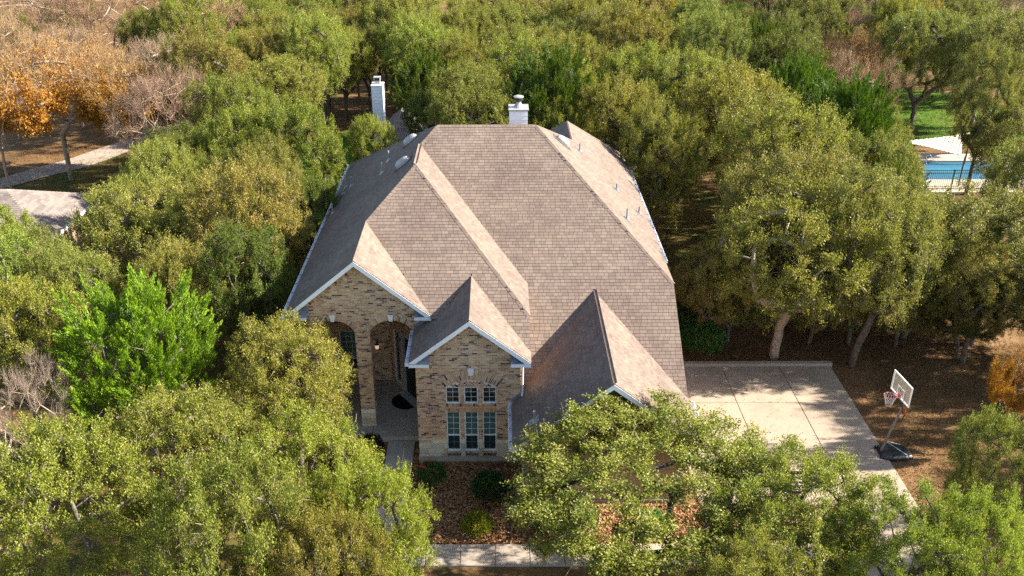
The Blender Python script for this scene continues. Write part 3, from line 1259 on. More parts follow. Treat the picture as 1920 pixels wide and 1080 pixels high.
# keystones
def keystone(x, y, z0, z1, w0, w1):
    m_ = MB()
    m_.prism([(x - w0 / 2, y - .05, z0), (x + w0 / 2, y - .05, z0), (x + w1 / 2, y - .05, z1), (x - w1 / 2, y - .05, z1)], (0, .2, 0))
    m_.build("keystone", "keystone", house)


keystone(AC[0], 0, 3.80, 4.09, .15, .22)
for a in ARCH:
    c, zc, Rr = arch_geo(a)
    t = math.acos(min(1, a[1] / Rr))
    arch_ring((c, zc), Rr, Rr + .21, math.pi - t, t, PWY, 27, 1, True, .06, "porch_arch")
    keystone(c, PWY, a[3] - .02, a[3] + .25, .13, .23)
# porch window lintel
tl = 1.25
arch_ring((-6.23, 1.75), .90, 1.10, math.pi * .5 + .55, math.pi * .5 - .55, PBY, 15, 1, False, None, "lintel")
# soldier and rowlock courses of the bay windows
items = []
n_ = 26
for i in range(n_):
    x = WINX[0][0] + (WINX[2][1] - WINX[0][0]) * (i + .5) / n_
    items.append((Vector((x, 0, 2.275)), Vector((0, 0, 1)), .15, .062))
course("soldier_course", items, out, back=[(WINX[0][0], WINX[2][1], .012, .2, 2.195, 2.565)])
items = []
for i in range(n_):
    x = WINX[0][0] + (WINX[2][1] - WINX[0][0]) * (i + .5) / n_
    items.append((Vector((x, -.03, 2.505)), Vector((0, 0, 1)), .10, .062))
course("rowlock_sill", items, out, back=[(WINX[0][0] + .001, WINX[2][1] - .001, -.02, .01, 2.46, 2.55)])
m_ = MB()
m_.box(WINX[0][0] - .02, WINX[2][1] + .02, -.03, .01, 2.36, 2.45)
m_.build("ledge", "brick", house)
for a, b_ in WINX:
    items = []
    for i in range(7):
        items.append((Vector((a + (b_ - a) * (i + .5) / 7, -.03, .355)), Vector((0, 0, 1)), .11, .060))
    course("rowlock_sill", items, out, back=[(a, b_, -.02, .2, .30, .415)])
# stone cap course above the stone
m_ = MB()
for a, b_ in [(BX0 - .02, WINX[0][0]), (WINX[2][1], BX1 + .02)]:
    m_.hexa([(a, -.045, .935), (b_, -.045, .935), (b_, .1, .935), (a, .1, .935)], [(a, -.02, .985), (b_, -.02, .985), (b_, .1, .985), (a, .1, .985)])
m_.build("ledge", "brick", house)


# rowlock bricks along the rakes
def rake_bricks(cx, cz, xe, k, y, off=.30, L=.20):
    sg = 1 if xe > cx else -1
    d = Vector((sg, 0, -k)).normalized()
    perp = Vector((-k * sg, 0, -1)).normalized()
    ln = math.hypot(xe - cx, k * (xe - cx))
    m = int(ln / .079)
    bk_ = MB()
    A = Vector((cx, y, cz)) + perp * (off - L / 2 - .01)
    B_ = A + d * ln
    C_ = B_ + perp * (L + .02)
    D_ = A + perp * (L + .02)
    P4 = [A, B_, C_, D_] if sg > 0 else [D_, C_, B_, A]
    bk_.prism([p + Vector((0, .004, 0)) for p in P4][::-1], (0, .06, 0))
    bk_.build("rake_backing", "mortar", house)
    for i in range(m):
        p = Vector((cx, y, cz)) + d * ((i + .5) * .079) + perp * off
        set_brick(joined, p + Vector((0, -.002, 0)), perp, out, L, .068, .05, rng.uniform(.004, .012))


for xe in (bx - bw + .52, bx + bw - .40):
    rake_bricks(bx, bz, xe, bk, 0)
for xe in (gl + .4, gr - .4):
    rake_bricks(gx, gzr, xe, gk, GAR_Y)
for xe in (XL + .5, Xpr - .35):
    rake_bricks(Xp, zp, xe, KS, PWY)

# stretcher bricks: the 160 or so that show largest are meshes of their own, the rest one mesh
order = []
for i, (O, u, n, s, z, L, nm) in enumerate(bricks):
    p = O + u * s + Vector((0, 0, z))
    d = camv - p
    q = abs(n.dot(d.normalized())) / d.length ** 2 * L
    vis = nm == "bay" and abs(L - (BL - JT)) < .001 and z < 3.3
    if vis:
        order.append((-q, i))
order.sort()
one = set(i for _, i in order[:150])
cache = {}
for i, (O, u, n, s, z, L, nm) in enumerate(bricks):
    p = O + u * s + Vector((0, 0, z))
    pr = rng.uniform(.001, .007)
    if i in one:
        if "b" not in cache:
            q = MB()
            set_brick(q, (0, 0, 0), u, n, L, CH - JT, .06)
            cache["b"] = q.mesh("brick", "brick_single")
        link("brick", cache["b"], bay_wall, p + n * pr - world_loc(house))
    else:
        d = .06 if nm not in ("cheek",) else .02
        set_brick(joined, p, u, n, L, CH - JT, d, pr)
tag(joined.build("brickwork", "brick", house), kind="stuff")


# ---- windows and door
def window(x0, x1, z0, z1, y, cols, rows, split=None, upper="blind_glass", lower="screen_glass", fw_=.030, O=None, u=Vector((1, 0, 0)), n=Vector((0, -1, 0))):
    O = Vector((0, y, 0)) if O is None else O

    def bx_(mb, a, b_, c, d, d0, d1):
        mb.hexa(*[[tuple(O + u * s + n * dd + Vector((0, 0, z))) for s, dd in ((a, d1), (b_, d1), (b_, d0), (a, d0))] for z in (c, d)])
    fr = MB()
    bx_(fr, x0, x0 + fw_, z0, z1, -.10, -.012)
    bx_(fr, x1 - fw_, x1, z0, z1, -.10, -.012)
    bx_(fr, x0 + fw_, x1 - fw_, z1 - fw_, z1, -.10, -.012)
    bx_(fr, x0 + fw_, x1 - fw_, z0, z0 + fw_, -.10, -.004)
    w = fr.build("window", "white_paint", house)
    parts = [(z0 + fw_, z1 - fw_, rows, upper)] if split is None else [(z0 + fw_, split - .02, 2 if rows else 0, lower), (split + .02, z1 - fw_, rows, upper)]
    if split is not None:
        r_ = MB()
        bx_(r_, x0 + fw_, x1 - fw_, split - .02, split + .02, -.09, -.03)
        r_.build("sash_rail", "white_paint", w)
    for za, zb_, rw, gm in parts:
        p = MB()
        bx_(p, x0 + fw_, x1 - fw_, za, zb_, -.08, -.07)
        p.build("pane", gm, w)
        t = .0055
        soft = gm == "screen_glass"
        for i in range(1, cols):
            m2 = MB()
            xm = x0 + fw_ + (x1 - x0 - 2 * fw_) * i / cols
            bx_(m2, xm - t, xm + t, za, zb_, -.0695, -.062)
            m2.build("muntin", "flashing" if soft else "white_paint", w)
        for i in range(1, rw):
            m2 = MB()
            zm = za + (zb_ - za) * i / rw
            bx_(m2, x0 + fw_, x1 - fw_, zm - t, zm + t, -.0695, -.063)
            m2.build("muntin", "flashing" if soft else "white_paint", w)
    return w


for a, b_ in WINX:
    window(a, b_, .42, 2.19, 0, 2, 4, 1.11)
    window(a, b_, 2.57, 3.28, 0, 2, 3, None, "glass")
window(-6.72, -5.74, .62, 2.62, PBY, 4, 5, 1.25)
window(.34, .80, .35, 2.9, 0, 1, 1, None, "glass", O=DA, u=du, n=dn)
dd = MB()
def dbox(mb, a, b_, c, d, d0, d1):
    mb.hexa(*[[tuple(DA + du * s + dn * k + Vector((0, 0, z))) for s, k in ((a, d1), (b_, d1), (b_, d0), (a, d0))] for z in (c, d)])


dbox(dd, 1.02, 1.14, .1, 3.1, -.16, .04)
dbox(dd, 2.24, 2.36, .1, 3.1, -.16, .04)
dbox(dd, 1.14, 2.24, 2.96, 3.1, -.16, .04)
dbox(dd, 1.02, 2.36, .1, .16, -.16, .22)
dfr = dd.build("door_frame", "door_frame", house)
d2 = MB()
dbox(d2, 1.14, 2.24, .16, 2.96, -.14, -.08)
door = d2.build("front_door", "door_paint", house)
for zz0, zz1 in ((.35, 1.1), (1.3, 2.75)):
    for s0, s1 in ((1.24, 1.64), (1.74, 2.14)):
        d3 = MB()
        dbox(d3, s0, s1, zz0, zz1, -.079, -.065)
        d3.build("door_panel", "door_paint", door)
d4 = MB()
d4.tube([DA + du * 1.21 + dn * -.05 + Vector((0, 0, 1.15)), DA + du * 1.21 + dn * .0 + Vector((0, 0, 1.15))], .025, 8)
d4.build("door_handle", "galvanised", door)
# wall lantern
l0 = MB()
lx, lz = -5.13, 2.0
l0.box(lx - .05, lx + .05, PBY - .03, PBY - .012, lz - .08, lz + .12)
l0.tube([(lx, PBY - .03, lz + .06), (lx, PBY - .12, lz + .16), (lx, PBY - .17, lz + .10)], .014, 6)
l0.tube([(lx, PBY - .17, lz + .10), (lx, PBY - .17, lz + .04)], [.03, .10], 8)
l0.tube([(lx, PBY - .17, lz + .05), (lx, PBY - .17, lz - .20)], [.012, .012], 5)
lan = l0.build("wall_lantern", "dark_metal", house)
l1 = MB()
l1.tube([(lx, PBY - .17, lz - .16), (lx, PBY - .17, lz - .1), (lx, PBY - .17, lz + .04)], [.06, .085, .075], 8)
l1.build("lamp_glass", "lamp_glow", lan)

# ------------------------------------------------------------------ trees
def skeleton(targets, base_pts, rnd, jitter=.12):
    """grow branches: every target joins the nearest suitable node; returns nodes, parents"""
    nodes = [Vector(p) for p in base_pts]
    par = list(range(-1, len(base_pts) - 1))
    ends = []
    ctr = nodes[-1]
    ts = sorted(targets, key=lambda t: (Vector(t) - ctr).length)
    lo = max(0, len(base_pts) - 2)
    for t in ts:
        t = Vector(t)
        best, bi = 1e9, lo
        for i in range(lo, len(nodes)):
            d = (nodes[i] - t).length
            pen = d + .35 * max(0, nodes[i].z - t.z) + .12 * (nodes[i] - ctr).length
            if pen < best:
                best, bi = pen, i
        a = nodes[bi]
        seg = t - a
        k = max(1, int(seg.length / .65))
        prev = bi
        sag = Vector((rnd.gauss(0, jitter), rnd.gauss(0, jitter), rnd.uniform(-.05, .22) * seg.length * .5))
        for j in range(1, k + 1):
            f = j / k
            p = a + seg * f + sag * math.sin(math.pi * f) + Vector((rnd.gauss(0, .05), rnd.gauss(0, .05), rnd.gauss(0, .04)))
            nodes.append(p)
            par.append(prev)
            prev = len(nodes) - 1
        ends.append(prev)
    return nodes, par, ends


def limb_mesh(nodes, par, ends, mat, tip=.012, base=.26, power=2.3, sides=6):
    n = len(nodes)
    area = [0.0] * n
    for e in ends:
        area[e] += 1
    for i in range(n - 1, 0, -1):
        if par[i] >= 0:
            area[par[i]] += area[i]
    mx = max(area) or 1
    rad = [max(tip, base * (a / mx) ** (1 / power)) for a in area]
    mb = MB()
    kids = {}
    for i, p in enumerate(par):
        kids.setdefault(p, []).append(i)
    stack = [0]
    while stack:
        s = stack.pop()
        chain = [s] if par[s] < 0 else [par[s], s]
        cur = s
        while cur in kids:
            ks = sorted(kids[cur], key=lambda i: -area[i])
            stack += ks[1:]
            cur = ks[0]
            chain.append(cur)
        rr = [rad[i] for i in chain]
        if par[s] >= 0:
            rr[0] = min(rad[chain[0]], rr[1] * 1.25)
        if len(chain) > 1:
            mb.tube([nodes[i] for i in chain], rr, sides if rr[0] > .05 else 4)
    me = mb.mesh("trunk", mat, (0, 0, 0), True)
    return me, rad


def dome_targets(rnd, count, R, zc, rz_up, rz_dn, mind, inner=.55, lobes=None, cut=-.72, zmin=.95):
    """scattered clump centres in a lumpy dome"""
    out_ = []
    lobes = lobes or [(rnd.uniform(0, 6.28), rnd.uniform(-.2, .9), rnd.uniform(.16, .42)) for _ in range(9)]
    tries = 0
    while len(out_) < count and tries < count * 60:
        tries += 1
        v = Vector((rnd.gauss(0, 1), rnd.gauss(0, 1), rnd.gauss(0, 1))).normalized()
        if v.z < cut:
            continue
        k = .86
        az = math.atan2(v.y, v.x)
        for a, el, amp in lobes:
            dd_ = math.cos(az - a) * math.cos(el) * math.hypot(v.x, v.y) + v.z * math.sin(el)
            k += amp * max(0, dd_) ** 8 * .8
        r = rnd.uniform(inner, 1) ** .6 * min(k, 1.18)
        p = Vector((v.x * R * r, v.y * R * r, zc + v.z * (rz_up if v.z > 0 else rz_dn) * r))
        if p.z < zmin:
            continue
        if any((p - Vector(q)).length < mind for q in out_):
            continue
        out_.append(tuple(p))
    return out_


def clump_leaves(tips, ctr, rnd_n, twigs, per, rc, L, up=.35, flat=.7, spread=.30, droop=0.0):
    """tufts of leaves: each clump has short twigs pointing out and up, leaves along them"""
    allV, tone = [], []
    T_ = np.array(tips)
    C_ = np.array(ctr)
    for t in T_:
        o = t - C_
        o = o / (np.linalg.norm(o) + 1e-6)
        d = unit(twigs) * .9 + o * .55 + np.array([0, 0, up])
        d /= np.linalg.norm(d, axis=1, keepdims=True)
        ln = rc * nr.uniform(.45, 1.15, size=(twigs, 1))
        org = t + unit(twigs) * rc * .28
        tk = nr.uniform(0, 1, size=(twigs, per)) ** .8
        pos = org[:, None, :] + d[:, None, :] * (ln[:, None, :] * tk[:, :, None]) + nr.normal(size=(twigs, per, 3)) * np.array([spread, spread, spread * flat]) * rc * .5
        pos[:, :, 2] -= droop * tk ** 2
        pos = pos.reshape(-1, 3)
        ld = unit(len(pos)) + np.repeat(d, per, axis=0) * .8
        nrm = unit(len(pos)) * .85 + np.array([0, 0, .75])
        V = leaf_quads(pos, ld, nrm, L * nr.uniform(.65, 1.3, len(pos)), L * .55 * nr.uniform(.7, 1.3, len(pos)))
        allV.append(V)
        ct = nr.normal(0, .06)
        tone.append(np.repeat(np.clip(.19 + ct + nr.normal(0, .05, twigs), 0, .38), per))
    return np.concatenate(allV), np.concatenate(tone)


VAR = {}


def make_oak(seed, n_t=124, twigs=16, per=46, L=.088, R=4.0, zc=4.6, fork=1.7, lean=0.0, mat="bark", cut=-.72, dn=3.2, zmin=.95):
    rnd = random.Random(seed)
    tg = dome_targets(rnd, n_t, R, zc, 2.6, dn, .70, cut=cut, zmin=zmin)
    base = [(0, 0, -.15), (lean * .15, 0, .5), (lean * .5, rnd.uniform(-.1, .1), fork * .75), (lean, 0, fork)]
    nodes, par, ends = skeleton(tg, base, rnd)
    tr, rad = limb_mesh(nodes, par, ends, mat, .012, .23)
    tips = [nodes[e] for e in ends]
    V, tone = clump_leaves(tips, (0, 0, zc - 1.6), rnd, twigs, per, .72, L, spread=.22)
    tp = np.array([list(t) for t in tips])
    m_ = 1500
    st = tp[nr.randint(0, len(tp), m_)] + nr.normal(0, .22, (m_, 3))
    dr = unit(m_) + (st - np.array([0, 0, zc - 1])) / R
    dr /= np.linalg.norm(dr, axis=1, keepdims=True)
    tw_ = quads_mesh("twigs", twig_quads(st, dr, nr.uniform(.2, .55, m_), nr.uniform(.004, .009, m_)), "bark_twig")
    return tr, quads_mesh("crown", V, "oak_leaf", tone), R, zc, tw_


def make_juniper(seed, R=3.2, zc=4.2):
    rnd = random.Random(seed)
    tg = dome_targets(rnd, 96, R, zc, 3.0, 2.9, .5, .5)
    nodes, par, ends = skeleton(tg, [(0, 0, -.15), (.1, 0, .6), (.1, .1, 1.3)], rnd)
    tr, rad = limb_mesh(nodes, par, ends, "bark", .010, .16)
    allV, tone = [], []
    for e in ends:
        t = np.array(nodes[e])
        o = np.array([t[0], t[1], 0]) / R
        for p in range(8):
            ax = np.array([0, 0, .9]) + o * .75 + nr.normal(0, .35, 3)
            ax /= np.linalg.norm(ax)
            ln = nr.uniform(.5, .95)
            org = t + nr.normal(0, .30, 3)
            m_ = 150
            k = nr.uniform(0, 1, m_)
            w = .21 * (1 - k) ** .6 + .02
            pos = org + ax * (k * ln)[:, None] + unit(m_) * (w * nr.uniform(.2, 1, m_))[:, None]
            dr = ax * 1.5 + unit(m_) * .6
            V = leaf_quads(pos, dr, unit(m_), nr.uniform(.08, .17, m_), nr.uniform(.022, .040, m_))
            allV.append(V)
            tone.append(np.clip(.0 + .33 * k + nr.normal(0, .04, m_) + nr.normal(0, .05), 0, .38))  # shade inside each plume put into the tone: dark at base, lighter to tip
    return tr, quads_mesh("crown", np.concatenate(allV), "juniper_leaf", np.concatenate(tone)), R, zc


def twig_quads(starts, dirs, lens, rad):
    """thin crossed strips for bare twigs"""
    n = len(starts)
    out_ = []
    for k in range(2):
        s = np.cross(dirs, unit(n))
        s /= np.linalg.norm(s, axis=1, keepdims=True) + 1e-9
        V = np.empty((n, 4, 3))
        e = starts + dirs * lens[:, None]
        V[:, 0] = starts - s * rad[:, None]
        V[:, 1] = starts + s * rad[:, None]
        V[:, 2] = e + s * rad[:, None] * .4
        V[:, 3] = e - s * rad[:, None] * .4
        out_.append(V)
    return np.concatenate(out_)


def make_bare(seed, R=4.2, zc=4.8, leaves=0, fork=1.8, up=2.6, mat="bark_twig", tw=26):
    rnd = random.Random(seed)
    tg = dome_targets(rnd, 190, R, zc, up, 2.2, .42, .45)
    nodes, par, ends = skeleton(tg, [(0, 0, -.15), (.05, 0, .7), (.1, .05, fork)], rnd, .2)
    tr, rad = limb_mesh(nodes, par, ends, mat, .009, .17, 1.9)
    S, D, Ln, Rd = [], [], [], []
    src = [i for i in range(len(nodes)) if rad[i] < .03]
    for i in src:
        k = tw if i in set(ends) else tw // 4
        p = np.array(nodes[i])
        o = np.array([p[0], p[1], p[2] - 2.2])
        o /= np.linalg.norm(o)
        for lv in range(1):
            d = unit(k) * .75 + o * .7 + np.array([0, 0, .35])
            d /= np.linalg.norm(d, axis=1, keepdims=True)
            st = p + nr.normal(0, .08, (k, 3))
            ln = nr.uniform(.3, .95, k)
            S.append(st); D.append(d); Ln.append(ln); Rd.append(np.full(k, .0075))
            k2 = k * 2
            idx = nr.randint(0, k, k2)
            st2 = st[idx] + d[idx] * (ln[idx] * nr.uniform(.25, .9, k2))[:, None]
            d2 = unit(k2) * .7 + d[idx] * .8
            d2 /= np.linalg.norm(d2, axis=1, keepdims=True)
            S.append(st2); D.append(d2); Ln.append(nr.uniform(.15, .5, k2)); Rd.append(np.full(k2, .0055))
    V = twig_quads(np.concatenate(S), np.concatenate(D), np.concatenate(Ln), np.concatenate(Rd))
    twm = quads_mesh("twigs", V, mat)
    lf = None
    if leaves:
        sp_ = np.concatenate(S)
        w = np.clip(1.5 - (sp_[:, 2] - 2.6) / 2.2, .03, 1)
        idx = nr.choice(len(sp_), leaves, p=w / w.sum())
        pos = sp_[idx] + nr.normal(0, .16, (leaves, 3))
        lf = quads_mesh("crown", leaf_quads(pos, unit(leaves) + np.array([0, 0, -.3]), unit(leaves) + np.array([0, 0, .5]), nr.uniform(.08, .17, leaves), nr.uniform(.05, .10, leaves)),
                        "orange_leaf", nr.uniform(.05, .35, leaves))
    return tr, twm, lf, R, zc


OAKS = [make_oak(101), make_oak(202, lean=.4), make_oak(303, n_t=116, fork=2.0), make_oak(404, n_t=130), make_oak(505, lean=-.4, fork=1.5)]
OAK_PALE = make_oak(707, 116, 16, 44, .088, fork=1.5, lean=-.1, mat="bark_pale")
OAK_FORK = make_oak(808, 128, 17, 50, .088, fork=1.25, lean=.1, mat="bark_dark", cut=-.22, dn=1.9, zmin=3.3)
JUN = [make_juniper(11), make_juniper(12)]
BARE = [make_bare(21), make_bare(22, up=3.0)]
BORG = [make_bare(31, 4.4, 4.8, 52000, 2.6, 2.8, "bark_twig", 16), make_bare(32, 4.0, 4.4, 46000, 2.0, 2.4, "bark_twig", 16)]

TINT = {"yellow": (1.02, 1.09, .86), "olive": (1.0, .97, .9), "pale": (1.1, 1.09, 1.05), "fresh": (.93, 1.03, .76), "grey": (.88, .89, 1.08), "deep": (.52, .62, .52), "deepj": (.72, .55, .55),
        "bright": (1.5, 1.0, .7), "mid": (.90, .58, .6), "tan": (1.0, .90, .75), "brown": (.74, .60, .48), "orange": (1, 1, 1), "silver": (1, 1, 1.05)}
GRP = {"oak": "live oaks around the house", "juniper": "junipers among the oaks", "bare": "leafless trees in the woods", "bare_orange": "half-bare trees with rusty leaves"}
CAT = {"oak": "tree", "juniper": "tree", "bare": "tree", "bare_orange": "tree"}
NAME = {"oak": "oak_tree", "juniper": "juniper_tree", "bare": "bare_tree", "bare_orange": "autumn_tree"}


def plant_tree(kind, x, y, R, zc, tint, label, k, rz=None, var=None):
    root = empty(NAME[kind], (x, y, GZ))
    tag(root, label, "tree", GRP[kind])
    r = random.Random(k * 7 + 3)
    j0 = r.uniform(.86, 1.14)
    jit = [j0 * r.uniform(.90, 1.10) for _ in range(3)]
    t = TINT[tint]
    tc = (t[0] * jit[0], t[1] * jit[1], t[2] * jit[2], 1)
    if kind == "oak":
        v = var or OAKS[k % len(OAKS)]
        parts = [("trunk", v[0], None), ("crown", v[1], tc), ("twigs", v[4], None)]
        R0, z0 = v[2], v[3]
    elif kind == "juniper":
        v = JUN[k % 2]
        parts = [("trunk", v[0], None), ("crown", v[1], tc)]
        R0, z0 = v[2], v[3]
    elif kind == "bare":
        v = BARE[k % 2]
        parts = [("trunk", v[0], None), ("twigs", v[1], (.85, .84, .88, 1) if tint == "grey" else tc)]
        R0, z0 = v[3], v[4]
    else:
        v = BORG[k % 2]
        parts = [("trunk", v[0], None), ("twigs", v[1], (.95, .85, .68, 1)), ("crown", v[2], tc)]
        R0, z0 = v[3], v[4]
    sx = R / R0 * .84
    sz = zc / z0
    rot = r.uniform(0, 6.28) if rz is None else rz
    for nm, me, c in parts:
        o = link(nm, me, root)
        o.scale = (sx, sx, sz)
        o.rotation_euler = (0, 0, rot)
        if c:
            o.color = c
    return root


